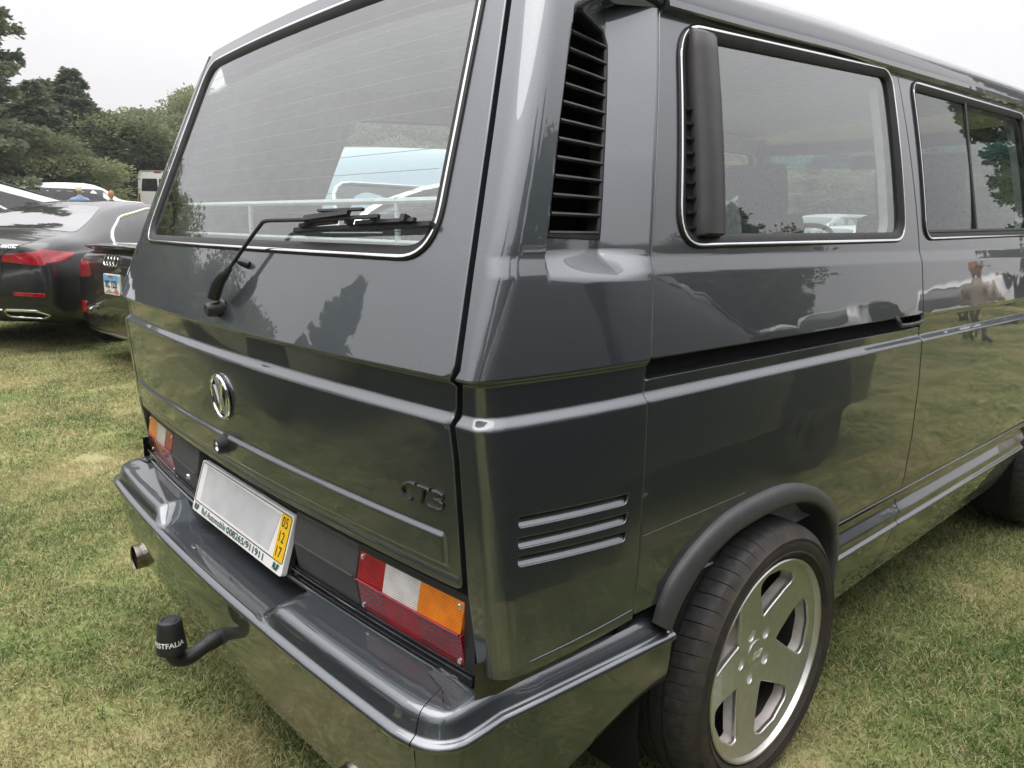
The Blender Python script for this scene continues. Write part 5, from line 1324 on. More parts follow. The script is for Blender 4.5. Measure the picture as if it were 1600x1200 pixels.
# ---- vehicles standing round the photographer (seen as reflections in the paint) ----------
simple_car('black_suv', 'black SUV standing close beside the grey camper van, reflected in its flank', 'car', scaled(SUV, 1.05, .98, 1.0), P_BLACK, 2.90, 1.70, math.radians(0), 'suv', 'cars parked on the lawn', r=.38)
simple_car('silver_saloon', 'silver saloon parked across behind the van, reflected in its tailgate', 'car', SEDAN, P_SILVER, -3.70, -2.20, math.radians(91), 'sedan', 'cars parked on the lawn', r=.34)
for i, (x, y, rz, S, pt, kind, lab) in enumerate((
    (5.2, 16.5, -8, SUV, P_WHITE, 'suv', 'white SUV nearest the person in the tan shirt'),
    (8.0, 17.4, -6, SUV, P_SILVER, 'suv', 'silver SUV right of the white SUV ahead'),
    (11.0, 18.6, -4, SEDAN, P_WHITE, 'sedan', 'white saloon right of the silver SUV ahead'),
    (2.6, 19.0, -12, SEDAN, P_RED, 'sedan', 'red saloon left of the white SUV ahead'),
    (-1.2, 15.5, 170, SUV, P_WHITE, 'suv', 'white SUV seen through the windscreen'),
    (-4.4, 13.0, 165, SEDAN, P_SILVER, 'sedan', 'silver saloon seen through the windscreen, nearest the camper van'),
    (-4.2, 20.5, 172, SEDAN, P_WHITE, 'sedan', 'white saloon seen through the windscreen, behind the silver saloon'),
    (-7.6, 18.6, 168, SUV, P_GREY, 'suv', 'grey SUV seen through the windscreen'),
    (-7.6, 25.0, 175, SUV, P_SILVER, 'suv', 'silver SUV in the far row seen through the windscreen'),
    (-3.2, 27.0, 175, SUV, P_WHITE, 'suv', 'white SUV in the far row seen through the windscreen'),
    (1.2, 26.0, 178, SEDAN, P_BLACK, 'sedan', 'black saloon in the far row seen through the windscreen'))):
    simple_car('parked_car', lab, 'car', S, pt, x, y, math.radians(rz), kind, 'cars parked on the lawn', r=.34, details=i in (0, 4, 5))

# off-roader parked nose-on behind the van
def off_roader(x, y, rz):
    t = thing('off_roader', 'grey boxy off-roader with slotted grille, parked nose to the van tailgate', 'car', (x, y, 0), rz, 'cars parked on the lawn')
    g = Geo(); g.box((0, -2.55, 1.05), (1.50, 3.0, .60), None, .05); g.build('body', P_GREY, t)
    g = Geo(); V = [(sx*a, yy, zz) for yy, zz, a in ((-.04, 1.13, .62), (-1.15, 1.22, .74)) for sx in (-1, 1)]+[(sx*a, yy, zz) for yy, zz, a in ((-.04, .85, .62), (-1.15, .85, .74)) for sx in (-1, 1)]
    g.add(V, [(0, 1, 3, 2), (0, 2, 6, 4), (1, 5, 7, 3), (4, 6, 7, 5), (0, 4, 5, 1), (2, 3, 7, 6)]); recalc(g.build('bonnet', P_GREY, t, smooth=False))
    def faceF(a, b): return np.stack([a, .0+0*a-.03*(a/.65)**2, b], 1)
    slots = [rrect(-.372+.1065*k, -.372+.1065*k+.062, .76, 1.06, .028, 4) for k in range(7)]
    panel('grille_panel', faceF, rrect(-.66, .66, .66, 1.12, .05), np.linspace(-.66, .66, 14), np.linspace(.66, 1.12, 6), P_GREY, t, holes=slots, sign=1, step=(.04, .04), depth=.05, edge=.008)
    g = Geo(); g.box((0, -.075, .90), (.90, .02, .36)); g.build('grille_mesh', M['cladding'], t)
    for s in (1, -1):
        g = Geo(); g.lathe([(-.02, .09), (.01, .09), (.018, .075), (.012, .06), (.022, .0)], (s*.53, 0, .93), 'Y', 24); recalc(g.build('headlight', M['headlight'], t))
        g = Geo(); th = np.linspace(.15, PI-.15, 12); V = []
        for a in th:
            for xx in (.68, .94):
                for rr in (.50, .56): V.append((s*xx, -.62+rr*1.08*math.cos(a), .40+rr*math.sin(a)))
        g.add(V, [q for i in range(11) for q in ((i*4, i*4+1, i*4+5, i*4+4), (i*4+1, i*4+3, i*4+7, i*4+5), (i*4+3, i*4+2, i*4+6, i*4+7), (i*4+2, i*4, i*4+4, i*4+6))]); recalc(g.build('fender', M['cladding'], t))
        for yy in (-.62, -3.0): car_wheel(t, s*.92, yy, .41, 'five')
    g = Geo(); g.box((0, .12, .60), (1.60, .20, .18), None, .03); g.build('front_bumper', M['cladding'], t)
    g = Geo(); g.box((0, -2.6, 1.60), (1.36, 2.3, .55), None, .06); g.build('cabin', M['car_glass'], t)
    g = Geo(); g.box((0, -2.6, 1.86), (1.38, 2.3, .06), None, .02); g.build('roof', P_GREY, t)
    g = Geo(); g.box((.0, .228, .66), (.31, .012, .16), None, .004); pl = g.build('number_plate', M['plate_white'], t)
    v, f = text_mesh('9THS813', .072, 0, 0, 1.0, 'CENTER', .0015); mesh_obj('plate_characters', [(-a, .2355, .655+b) for a, b, _ in v], f, mat('plate_navy', (.02, .04, .16), rough=.5), pl, smooth=False)
    return t
off_roader(.0, -1.36, math.radians(-2))

# =================================================================== PEOPLE
M['skin'] = mat('skin', (.46, .26, .19), rough=.55)
def person(label, x, y, rz, shirt, trousers, hair, arms='down', z=None, hat=None):
    t = thing('person', label, 'person', (x, y, float(GZ(x, y)) if z is None else z), rz)
    J = {}; E = []; R = {}
    def j(n, p, r): J[n] = Vector(p); R[n] = r
    j('pel', (0, 0, .95), .135); j('ab', (0, .01, 1.10), .130); j('ch', (0, .0, 1.30), .150); j('nk', (0, -.01, 1.47), .060); j('nk2', (0, .01, 1.54), .055)
    E += [('pel', 'ab'), ('ab', 'ch'), ('ch', 'nk'), ('nk', 'nk2')]
    for s, n in ((-1, 'l'), (1, 'r')):
        j(n+'sh', (s*.185, -.01, 1.40), .068); fwd = .26 if arms == 'front' else .02; hz = 1.12 if arms == 'front' else .84
        j(n+'el', (s*.255, -.03, 1.13), .046); j(n+'wr', (s*(.14 if arms == 'front' else .27), fwd, hz if arms == 'front' else .90), .030); 
        d = (Vector((s*-.3, 1, .1)) if arms == 'front' else Vector((0, .1, -1))).normalized(); side = Vector((0, 0, 1)) if arms == 'front' else Vector((0, 1, 0))
        w = J[n+'wr']; j(n+'pa', w+d*.07, .034)
        E += [('ch', n+'sh'), (n+'sh', n+'el'), (n+'el', n+'wr'), (n+'wr', n+'pa')]
        for k, (o, l) in enumerate(((-.027, .075), (-.009, .088), (.009, .082), (.027, .064))):
            j(n+'f%d' % k, w+d*.10+side*o, .010); j(n+'g%d' % k, w+d*(.10+l*.6)+side*o*1.1, .009); E += [(n+'pa', n+'f%d' % k), (n+'f%d' % k, n+'g%d' % k)]
        j(n+'t', w+d*.06+side*.055, .011); E += [(n+'pa', n+'t')]
        j(n+'hip', (s*.095, 0, .88), .105); j(n+'kn', (s*.105, .015, .49), .064); j(n+'an', (s*.11, -.02, .09), .045); j(n+'to', (s*.125, .15, .035), .036)
        E += [('pel', n+'hip'), (n+'hip', n+'kn'), (n+'kn', n+'an'), (n+'an', n+'to')]
    names = list(J); me = bpy.data.meshes.new('body'); me.from_pydata([J[n] for n in names], [(names.index(a), names.index(b)) for a, b in E], [])
    o = bpy.data.objects.new('body', me); COL.objects.link(o)
    md = o.modifiers.new('s', 'SKIN'); sv = me.skin_vertices[0].data
    for i, n in enumerate(names): sv[i].radius = (R[n], R[n]*(.78 if n in ('pel', 'ab', 'ch') else 1)); sv[i].use_root = (n == 'pel')
    o.modifiers.new('b', 'SUBSURF').levels = 1
    dg = bpy.context.evaluated_depsgraph_get(); dg.update(); m2 = bpy.data.meshes.new_from_object(o.evaluated_get(dg)); bpy.data.objects.remove(o)
    for m in (M['skin'], shirt, trousers, M['cladding']): m2.materials.append(m)
    idx = []
    for p in m2.polygons:
        c = p.center
        if c.z > 1.485: k = 0
        elif c.z > .93: k = 1 if (abs(c.x) < .30 and c.y < .12 and (Vector((abs(c.x)-.26, c.y)).length > .0)) and c.z > .98 or abs(c.x) < .17 and c.y < .15 else 0
        elif c.z > .10: k = 2 if abs(c.x) < .205 else 0
        else: k = 3
        idx.append(k)
    m2.polygons.foreach_set('material_index', idx); m2.polygons.foreach_set('use_smooth', [True]*len(m2.polygons)); m2.name = 'body'
    link_mesh('body', m2, t)
    bm = bmesh.new(); bmesh.ops.create_uvsphere(bm, u_segments=20, v_segments=16, radius=1.0)
    for v in bm.verts:
        c = v.co; jaw = 1-.22*max(0, -c.z); nose = .018*math.exp(-((c.x/.16)**2+((c.z+.12)/.20)**2))*(1 if c.y > 0 else 0); eye = -.006*math.exp(-(((abs(c.x)-.36)/.16)**2+((c.z-.05)/.10)**2))*(1 if c.y > 0 else 0)
        v.co = Vector((c.x*.074*jaw, c.y*.094*(jaw if c.y > 0 else 1)+nose+eye, c.z*.118))
    mh = bpy.data.meshes.new('head'); bm.to_mesh(mh); bm.free(); mh.materials.append(M['skin']); mh.polygons.foreach_set('use_smooth', [True]*len(mh.polygons))
    h = link_mesh('head', mh, t); h.location = (0, .015, 1.635); h.rotation_euler = (-.08, 0, 0)
    g = Geo()
    for s in (1, -1): g.box((s*.027, .084, .006), (.018, .012, .009))
    g.build('eye', M['ink'], h)
    g = Geo(); g.box((0, .083, -.062), (.042, .010, .008)); g.build('mouth', mat('lips', (.35, .12, .10), rough=.5), h)
    g = Geo()
    for s in (1, -1): g.box((s*.076, -.005, -.01), (.014, .035, .06), None, .006)
    g.build('ear', M['skin'], h)
    bm = bmesh.new(); bmesh.ops.create_uvsphere(bm, u_segments=18, v_segments=14, radius=1.0)
    bmesh.ops.delete(bm, geom=[v for v in bm.verts if v.co.z < .05+.55*max(0, v.co.y) - .45*max(0, -v.co.y)], context='VERTS')
    for v in bm.verts: v.co = Vector((v.co.x*.081, v.co.y*.102-.004, v.co.z*.126))
    mm = bpy.data.meshes.new('hair'); bm.to_mesh(mm); bm.free(); mm.materials.append(hair); mm.polygons.foreach_set('use_smooth', [True]*len(mm.polygons)); link_mesh('hair', mm, h)
    if hat:
        g = Geo(); g.lathe([(.03, .085), (.10, .082), (.125, .05), (.13, 0)], (0, 0, 0), 'Z', 18); g.lathe([(.03, .085), (.025, .12)], (0, .03, 0), 'Z', 18); g.build('cap', hat, h)
    return t
c_shirt = mat('blue_shirt', (.20, .30, .48), rough=.85); c_tan = mat('tan_shirt', (.46, .38, .31), rough=.85); c_jean = mat('jeans', (.06, .08, .13), rough=.9); c_grey = mat('grey_trousers', (.10, .10, .11), rough=.9)
h_white = mat('white_hair', (.62, .56, .48), rough=.8); h_ginger = mat('ginger_hair', (.38, .17, .08), rough=.8)
x, y = px_at(139, 22.5); person('white-haired person in a pale blue shirt behind the black saloon', x, y, math.radians(75), c_shirt, c_jean, h_white)
x, y = px_at(187, 24.0); person('person with ginger hair, only the head showing above the black saloon roof', x, y, math.radians(70), c_grey, c_jean, h_ginger, z=float(GZ(*px_at(187, 24.0)))-.10)
person('person in a tan shirt looking down at their hands, reflected in the sliding door', 3.6, 11.2, math.radians(20), c_tan, c_grey, h_ginger, arms='front', hat=mat('tan_cap', (.42, .25, .18), rough=.8))
# =================================================================== GROUND
def grass_col_nodes(nt):
    """shared lawn colour: green with patches of dry straw, by world position"""
    N = nt.nodes.new; L = nt.links.new
    geo = N('ShaderNodeNewGeometry')
    a = N('ShaderNodeTexNoise'); a.inputs['Scale'].default_value = .9; a.inputs['Detail'].default_value = 7; a.inputs['Roughness'].default_value = .62; L(geo.outputs['Position'], a.inputs[0])
    b = N('ShaderNodeTexNoise'); b.inputs['Scale'].default_value = 5.5; b.inputs['Detail'].default_value = 4; L(geo.outputs['Position'], b.inputs[0])
    ct = N('ShaderNodeMath'); ct.operation = 'MULTIPLY_ADD'; ct.inputs[1].default_value = 1.7; ct.inputs[2].default_value = -.35; L(a.outputs[0], ct.inputs[0])
    ad = N('ShaderNodeMath'); ad.operation = 'MULTIPLY_ADD'; ad.inputs[1].default_value = .5; L(b.outputs[0], ad.inputs[0]); L(ct.outputs[0], ad.inputs[2])
    return N, L, ad.outputs[0]
def make_grass_mat():
    m = bpy.data.materials.new('grass_blades'); m.use_nodes = True; nt = m.node_tree; bs = nt.nodes['Principled BSDF']
    N, L, f = grass_col_nodes(nt)
    at = N('ShaderNodeAttribute'); at.attribute_name = 'tone'
    s = N('ShaderNodeMath'); s.operation = 'MULTIPLY_ADD'; s.inputs[1].default_value = .62; L(at.outputs['Fac'], s.inputs[0]); L(f, s.inputs[2])
    r = N('ShaderNodeValToRGB'); e = r.color_ramp.elements
    e[0].position = .80; e[0].color = (0.099, 0.168, 0.042, 1); e[1].position = 1.36; e[1].color = (0.608, 0.529, 0.309, 1)
    q = e.new(.92); q.color = (0.175, 0.247, 0.073, 1); q = e.new(1.06); q.color = (0.286, 0.321, 0.118, 1); q = e.new(1.19); q.color = (0.467, 0.432, 0.224, 1)
    mr = N('ShaderNodeMapRange'); mr.inputs[1].default_value = 0; mr.inputs[2].default_value = 1.5; L(s.outputs[0], mr.inputs[0])
    for x in e: x.position = x.position/1.5
    L(mr.outputs[0], r.inputs[0]); L(r.outputs[0], bs.inputs['Base Color']); bs.inputs['Roughness'].default_value = .55; bs.inputs['Specular IOR Level'].default_value = .35
    # light passing through the blades
    tr = N('ShaderNodeBsdfTranslucent'); L(r.outputs[0], tr.inputs[0]); mx = N('ShaderNodeMixShader'); mx.inputs[0].default_value = .25
    L(bs.outputs[0], mx.inputs[1]); L(tr.outputs[0], mx.inputs[2]); L(mx.outputs[0], nt.nodes['Material Output'].inputs[0])
    return m
def make_soil_mat():
    m = bpy.data.materials.new('lawn_thatch'); m.use_nodes = True; nt = m.node_tree; bs = nt.nodes['Principled BSDF']
    N, L, f = grass_col_nodes(nt)
    n2 = N('ShaderNodeTexNoise'); n2.inputs['Scale'].default_value = 60; n2.inputs['Detail'].default_value = 3
    g = N('ShaderNodeNewGeometry'); L(g.outputs['Position'], n2.inputs[0])
    s = N('ShaderNodeMath'); s.operation = 'MULTIPLY_ADD'; s.inputs[1].default_value = .40; L(n2.outputs[0], s.inputs[0]); L(f, s.inputs[2])
    r = N('ShaderNodeValToRGB'); e = r.color_ramp.elements
    e[0].position = .50; e[0].color = (0.082, 0.114, 0.039, 1); e[1].position = .92; e[1].color = (0.421, 0.358, 0.211, 1); q = e.new(.68); q.color = (0.169, 0.203, 0.073, 1); q = e.new(.78); q.color = (0.270, 0.277, 0.118, 1)
    mr = N('ShaderNodeMapRange'); mr.inputs[2].default_value = 1.35; L(s.outputs[0], mr.inputs[0]); L(mr.outputs[0], r.inputs[0]); L(r.outputs[0], bs.inputs['Base Color'])
    bs.inputs['Roughness'].default_value = .9; bs.inputs['Specular IOR Level'].default_value = .1
    bp = N('ShaderNodeBump'); bp.inputs['Strength'].default_value = .8; bp.inputs['Distance'].default_value = .02; L(n2.outputs[0], bp.inputs['Height']); L(bp.outputs[0], bs.inputs['Normal'])
    return m
M['soil'] = make_soil_mat(); M['blade'] = make_grass_mat()
# one sheet to the horizon
ax = np.concatenate([-np.geomspace(430, 30, 12), np.linspace(-28, 28, 57), np.geomspace(30, 430, 12)]); ay = ax.copy()
X, Y = np.meshgrid(ax, ay, indexing='ij'); Z = GZ(X, Y); Z = np.minimum(Z, 4.5); n = len(ax)
ground = mesh_obj('ground', np.stack([X.ravel(), Y.ravel(), Z.ravel()], 1), [(i*n+j, (i+1)*n+j, (i+1)*n+j+1, i*n+j+1) for i in range(n-1) for j in range(n-1)], M['soil']); ground['kind'] = 'structure'

def grass_object(name, pts, cell, count, hmin, hmax, width, seed):
    """mown turf: tufts of blades made and scattered by one geometry-node tree"""
    me = bpy.data.meshes.new(name); me.from_pydata([tuple(p) for p in pts], [], []); o = link_mesh(name, me); o['kind'] = 'stuff'
    ng = bpy.data.node_groups.new(name, 'GeometryNodeTree')
    ng.interface.new_socket('Geometry', in_out='INPUT', socket_type='NodeSocketGeometry'); ng.interface.new_socket('Geometry', in_out='OUTPUT', socket_type='NodeSocketGeometry')
    N = ng.nodes.new; L = ng.links.new; gi = N('NodeGroupInput'); go = N('NodeGroupOutput')
    # a bent three-segment blade
    gr = N('GeometryNodeMeshGrid'); gr.inputs['Size X'].default_value = 1; gr.inputs['Size Y'].default_value = 1; gr.inputs['Vertices X'].default_value = 2; gr.inputs['Vertices Y'].default_value = 4
    ps = N('GeometryNodeInputPosition'); sx = N('ShaderNodeSeparateXYZ'); L(ps.outputs[0], sx.inputs[0])
    t = N('ShaderNodeMath'); t.operation = 'ADD'; t.inputs[1].default_value = .5; L(sx.outputs[1], t.inputs[0])          # 0 root .. 1 tip
    w1 = N('ShaderNodeMath'); w1.operation = 'POWER'; w1.inputs[1].default_value = 1.6; L(t.outputs[0], w1.inputs[0])
    w2 = N('ShaderNodeMath'); w2.operation = 'SUBTRACT'; w2.inputs[0].default_value = 1.02; L(w1.outputs[0], w2.inputs[1])
    w3 = N('ShaderNodeMath'); w3.operation = 'MULTIPLY'; L(w2.outputs[0], w3.inputs[0]); L(sx.outputs[0], w3.inputs[1])
    w4 = N('ShaderNodeMath'); w4.operation = 'MULTIPLY'; w4.inputs[1].default_value = width; L(w3.outputs[0], w4.inputs[0])
    b1 = N('ShaderNodeMath'); b1.operation = 'POWER'; b1.inputs[1].default_value = 2.0; L(t.outputs[0], b1.inputs[0])
    b2 = N('ShaderNodeMath'); b2.operation = 'MULTIPLY'; b2.inputs[1].default_value = .55; L(b1.outputs[0], b2.inputs[0])
    b3 = N('ShaderNodeMath'); b3.operation = 'MULTIPLY_ADD'; b3.inputs[1].default_value = -.28; L(b1.outputs[0], b3.inputs[0]); L(t.outputs[0], b3.inputs[2])
    cx = N('ShaderNodeCombineXYZ'); L(w4.outputs[0], cx.inputs[0]); L(b2.outputs[0], cx.inputs[1]); L(b3.outputs[0], cx.inputs[2])
    sp = N('GeometryNodeSetPosition'); L(gr.outputs[0], sp.inputs[0]); L(cx.outputs[0], sp.inputs['Position'])
    join = N('GeometryNodeJoinGeometry')
    for k in range(4):
        sq = N('GeometryNodeMeshGrid'); sq.inputs['Size X'].default_value = cell*1.42; sq.inputs['Size Y'].default_value = cell*1.42
        ds = N('GeometryNodeDistributePointsOnFaces'); ds.inputs['Density'].default_value = count/(cell*cell*1.42); ds.inputs['Seed'].default_value = seed+k; L(sq.outputs[0], ds.inputs[0])
        ip = N('GeometryNodeInstanceOnPoints'); L(ds.outputs[0], ip.inputs[0]); L(sp.outputs[0], ip.inputs['Instance'])
        rv = N('FunctionNodeRandomValue'); rv.data_type = 'FLOAT_VECTOR'; rv.inputs[0].default_value = (-.75, -.75, 0); rv.inputs[1].default_value = (.75, .75, 6.283); rv.inputs['Seed'].default_value = seed+10+k; L(rv.outputs[0], ip.inputs['Rotation'])
        rs_ = N('FunctionNodeRandomValue'); rs_.data_type = 'FLOAT'; rs_.inputs[2].default_value = hmin; rs_.inputs[3].default_value = hmax; rs_.inputs['Seed'].default_value = seed+20+k
        cv = N('ShaderNodeCombineXYZ'); cv.inputs[0].default_value = 1.0; L(rs_.outputs[1], cv.inputs[1]); L(rs_.outputs[1], cv.inputs[2]); L(cv.outputs[0], ip.inputs['Scale'])
        st = N('GeometryNodeStoreNamedAttribute'); st.domain = 'INSTANCE'; st.data_type = 'FLOAT'; st.inputs['Name'].default_value = 'tone'; L(ip.outputs[0], st.inputs[0])
        rt = N('FunctionNodeRandomValue'); rt.data_type = 'FLOAT'; rt.inputs[2].default_value = 0; rt.inputs[3].default_value = 1; rt.inputs['Seed'].default_value = seed+30+k; L(rt.outputs[1], st.inputs['Value'])
        re = N('GeometryNodeRealizeInstances'); L(st.outputs[0], re.inputs[0])
        sm_ = N('GeometryNodeSetMaterial'); sm_.inputs['Material'].default_value = M['blade']; L(re.outputs[0], sm_.inputs[0])
        gi2 = N('GeometryNodeGeometryToInstance'); L(sm_.outputs[0], gi2.inputs[0]); L(gi2.outputs[0], join.inputs[0])
    mp = N('GeometryNodeMeshToPoints'); L(gi.outputs[0], mp.inputs[0])
    io = N('GeometryNodeInstanceOnPoints'); L(mp.outputs[0], io.inputs[0]); L(join.outputs[0], io.inputs['Instance']); io.inputs['Pick Instance'].default_value = True
    rz = N('FunctionNodeRandomValue'); rz.data_type = 'FLOAT_VECTOR'; rz.inputs[0].default_value = (0, 0, 0); rz.inputs[1].default_value = (0, 0, 6.283); rz.inputs['Seed'].default_value = seed+50; L(rz.outputs[0], io.inputs['Rotation'])
    L(io.outputs[0], go.inputs[0])
    md = o.modifiers.new('turf', 'NODES'); md.node_group = ng
    return o
def cells(x0, x1, y0, y1, c, keep):
    out = []
    for x in np.arange(x0, x1, c):
        for y in np.arange(y0, y1, c):
            X_, Y_ = x+RNG.uniform(-.3, .3)*c, y+RNG.uniform(-.3, .3)*c
            if keep(X_, Y_): out.append((X_, Y_, float(GZ(X_, Y_))))
    return out
def near(x, y):
    d = math.hypot(x-CAM_C[0], y-CAM_C[1]); return d < 4.6
def mid(x, y):
    d = math.hypot(x-CAM_C[0], y-CAM_C[1]); return 4.6 <= d < 15 and (x < 12)
grass_object('grass', cells(-3.2, 6.4, -5.4, 4.2, .20, near), .20, 520, .016, .040, .0030, 3)
grass_object('grass', cells(-13.5, 12, -9, 14.5, .45, mid), .45, 1700, .018, .042, .0050, 200)

# =================================================================== TREES
def foliage_mat(name, c1, c2):
    m = bpy.data.materials.new(name); m.use_nodes = True; nt = m.node_tree; b = nt.nodes['Principled BSDF']; N = nt.nodes.new; L = nt.links.new
    tc = N('ShaderNodeTexCoord'); nz = N('ShaderNodeTexNoise'); nz.inputs['Scale'].default_value = .9; nz.inputs['Detail'].default_value = 6; nz.inputs['Roughness'].default_value = .7; L(tc.outputs['Object'], nz.inputs[0])
    oi = N('ShaderNodeObjectInfo'); ad = N('ShaderNodeMath'); ad.operation = 'MULTIPLY_ADD'; ad.inputs[1].default_value = .35; L(oi.outputs['Random'], ad.inputs[0]); L(nz.outputs[0], ad.inputs[2])
    r = N('ShaderNodeMapRange'); r.inputs[1].default_value = .38; r.inputs[2].default_value = .98; L(ad.outputs[0], r.inputs[0])
    mx = N('ShaderNodeMix'); mx.data_type = 'RGBA'; mx.inputs[6].default_value = (*c1, 1); mx.inputs[7].default_value = (*c2, 1); L(r.outputs[0], mx.inputs[0]); L(mx.outputs[2], b.inputs['Base Color'])
    b.inputs['Roughness'].default_value = .6; b.inputs['Specular IOR Level'].default_value = .25
    tr = N('ShaderNodeBsdfTranslucent'); L(mx.outputs[2], tr.inputs[0]); ms = N('ShaderNodeMixShader'); ms.inputs[0].default_value = .40
    L(b.outputs[0], ms.inputs[1]); L(tr.outputs[0], ms.inputs[2]); L(ms.outputs[0], nt.nodes['Material Output'].inputs[0])
    return m
M['conifer'] = foliage_mat('conifer_needles', (.085, .120, .080), (.215, .26, .15)); M['broad'] = foliage_mat('broad_leaves', (.105, .140, .075), (.26, .285, .145)); M['bark'] = mat('bark', (.10, .08, .065), rough=.9, noise=.3, nscale=6)

def leaf_cards(P, D, size, rng, n_per=1, flat=.5):
    """clumps: at each point a small pointed leaf spray, direction D"""
    k = len(P); a = rng.normal(size=(k, 3)); d = D+a*.45; d /= np.linalg.norm(d, axis=1)[:, None]
    s = np.cross(d, rng.normal(size=(k, 3))); s /= np.maximum(np.linalg.norm(s, axis=1)[:, None], 1e-6)
    sz = size*rng.uniform(.55, 1.35, size=(k, 1)); up = np.cross(s, d)
    A = P; B = P+d*sz*.5+s*sz*.30+up*sz*.06; C_ = P+d*sz; E_ = P+d*sz*.5-s*sz*.30+up*sz*.06
    V = np.stack([A, B, C_, E_], 1).reshape(-1, 3); F = np.arange(4*k).reshape(-1, 4)
    return V, F
def np_mesh(name, V, F, m):
    me = bpy.data.meshes.new(name); nv, nf = len(V), len(F)
    me.vertices.add(nv); me.vertices.foreach_set('co', np.asarray(V, np.float32).ravel()); me.loops.add(nf*4); me.polygons.add(nf)
    me.loops.foreach_set('vertex_index', np.asarray(F, np.int32).ravel()); me.polygons.foreach_set('loop_start', np.arange(0, nf*4, 4, dtype=np.int32)); me.polygons.foreach_set('loop_total', np.full(nf, 4, np.int32))
    me.materials.append(m); me.update(calc_edges=True); me.validate(); return me
def conifer_mesh(seed, H=14.0, W=3.6, cards=24000, card=.27):
    rng = np.random.default_rng(seed); P = []; D = []; g = Geo(); g.tube([(0, 0, 0), (.1, 0, H*.5), (0, .05, H*.98)], [H*.020, H*.012, .02], 8)
    z = H*.06; k = 0
    while z < H*.99:
        t = z/H; rad = W*(1-t)**.82*(.86+.28*rng.random())+.10
        for i in range(int(6+3*rng.random())):
            a = rng.uniform(0, 2*PI); l = rad*rng.uniform(.62, 1.12); droop = -.22+.52*t+rng.normal()*.06
            tip = np.array([math.cos(a)*l, math.sin(a)*l, z+droop*l*.8]); base = np.array([0, 0, z])
            if l > .8: g.tube([base, base*.4+tip*.6+np.array([0, 0, .06*l]), tip], [.035*(1-t)+.012, .02, .008], 4, cap=False)
            n = int(cards*l/(W*230)*2.4)+6
            s = rng.uniform(.18, 1.0, n)**.75; q = base+(tip-base)*s[:, None]; dirv = (tip-base)/np.linalg.norm(tip-base)
            lat = np.cross(dirv, [0, 0, 1]); off = rng.normal(size=n)*.30*l*(1.05-s)*.7+rng.normal(size=n)*.12
            q = q+lat*off[:, None]; q[:, 2] += rng.normal(size=n)*.10-.10*np.abs(off); P.append(q); D.append(np.tile(dirv, (n, 1))+lat*np.sign(off)[:, None]*.6+np.array([0, 0, -.15]))
        z += H*.030*(1.15-.55*t); k += 1
    P = np.concatenate(P); D = np.concatenate(D); V, F = leaf_cards(P, D, card, rng)
    return np_mesh('crown', V, F, M['conifer']), g
def broad_mesh(seed, H=9.0, W=4.2, cards=26000):
    rng = np.random.default_rng(seed); g = Geo(); g.tube([(0, 0, 0), (.1, .1, H*.25), (0, 0, H*.5)], [H*.032, H*.024, H*.012], 8)
    blobs = []
    for i in range(26):
        a = rng.uniform(0, 2*PI); r = W*rng.uniform(.12, .80); zc = H*rng.uniform(.26, .86); r *= math.sqrt(max(.08, 1-((zc/H-.48)/.52)**2)); c = np.array([r*math.cos(a), r*math.sin(a), zc]); blobs.append((c, W*rng.uniform(.20, .36)))
        g.tube([(0, 0, H*.22), c*.5+np.array([0, 0, H*.1]), c], [H*.013, H*.008, .02], 4, cap=False)
    P = []; D = []
    for c, r in blobs:
        n = int(cards/26); d = rng.normal(size=(n, 3)); d /= np.linalg.norm(d, axis=1)[:, None]; rr = r*(1-.55*rng.random(n)**2.2)*(1+.18*rng.normal(size=n)); q = c+d*rr[:, None]*np.array([1, 1, .78]); k = q[:, 2] > .4; P.append(q[k]); D.append(d[k]+np.array([0, 0, .1]))
    P = np.concatenate(P); D = np.concatenate(D); V, F = leaf_cards(P, D, .22, rng)
    return np_mesh('crown', V, F, M['broad']), g
con = []; bro = []
for sd in (11, 12, 13):
    c, g = conifer_mesh(sd); t = g.build('trunk', M['bark'], None); con.append((c, t.data)); bpy.data.objects.remove(t)
    c, g = broad_mesh(sd+20); t = g.build('trunk', M['bark'], None); bro.append((c, t.data)); bpy.data.objects.remove(t)
c, g = conifer_mesh(41, 22.0, 4.2, 60000, .24); t = g.build('trunk', M['bark'], None); con.append((c, t.data)); bpy.data.objects.remove(t)
def tree(kind, i, x, y, s, sw, label, group, rz=None):
    t = thing('conifer_tree' if kind == 'c' else 'leafy_tree', label, 'tree', (x, y, float(min(4.5, GZ(x, y)))-.1), RNG.uniform(0, 6.28) if rz is None else rz, group); t.scale = (sw, sw, s)
    c, k = con[3] if i == 99 else (con if kind == 'c' else bro)[i % 3]; link_mesh('crown', c, t); link_mesh('trunk', k, t); return t
NTH = 'first second third fourth fifth sixth seventh eighth ninth tenth eleventh twelfth thirteenth fourteenth fifteenth sixteenth'.split()
def tree_px(kind, i, u, d, h, w, label, group='trees along the left edge of the lawn'):
    x, y = px_at(u, d); H = 14.0 if kind == 'c' else 9.6; W = 3.6 if kind == 'c' else 4.2; h = h*(.97 if kind == 'c' else .86)
    return tree(kind, i, x, y, h/H, w/W, label, group)
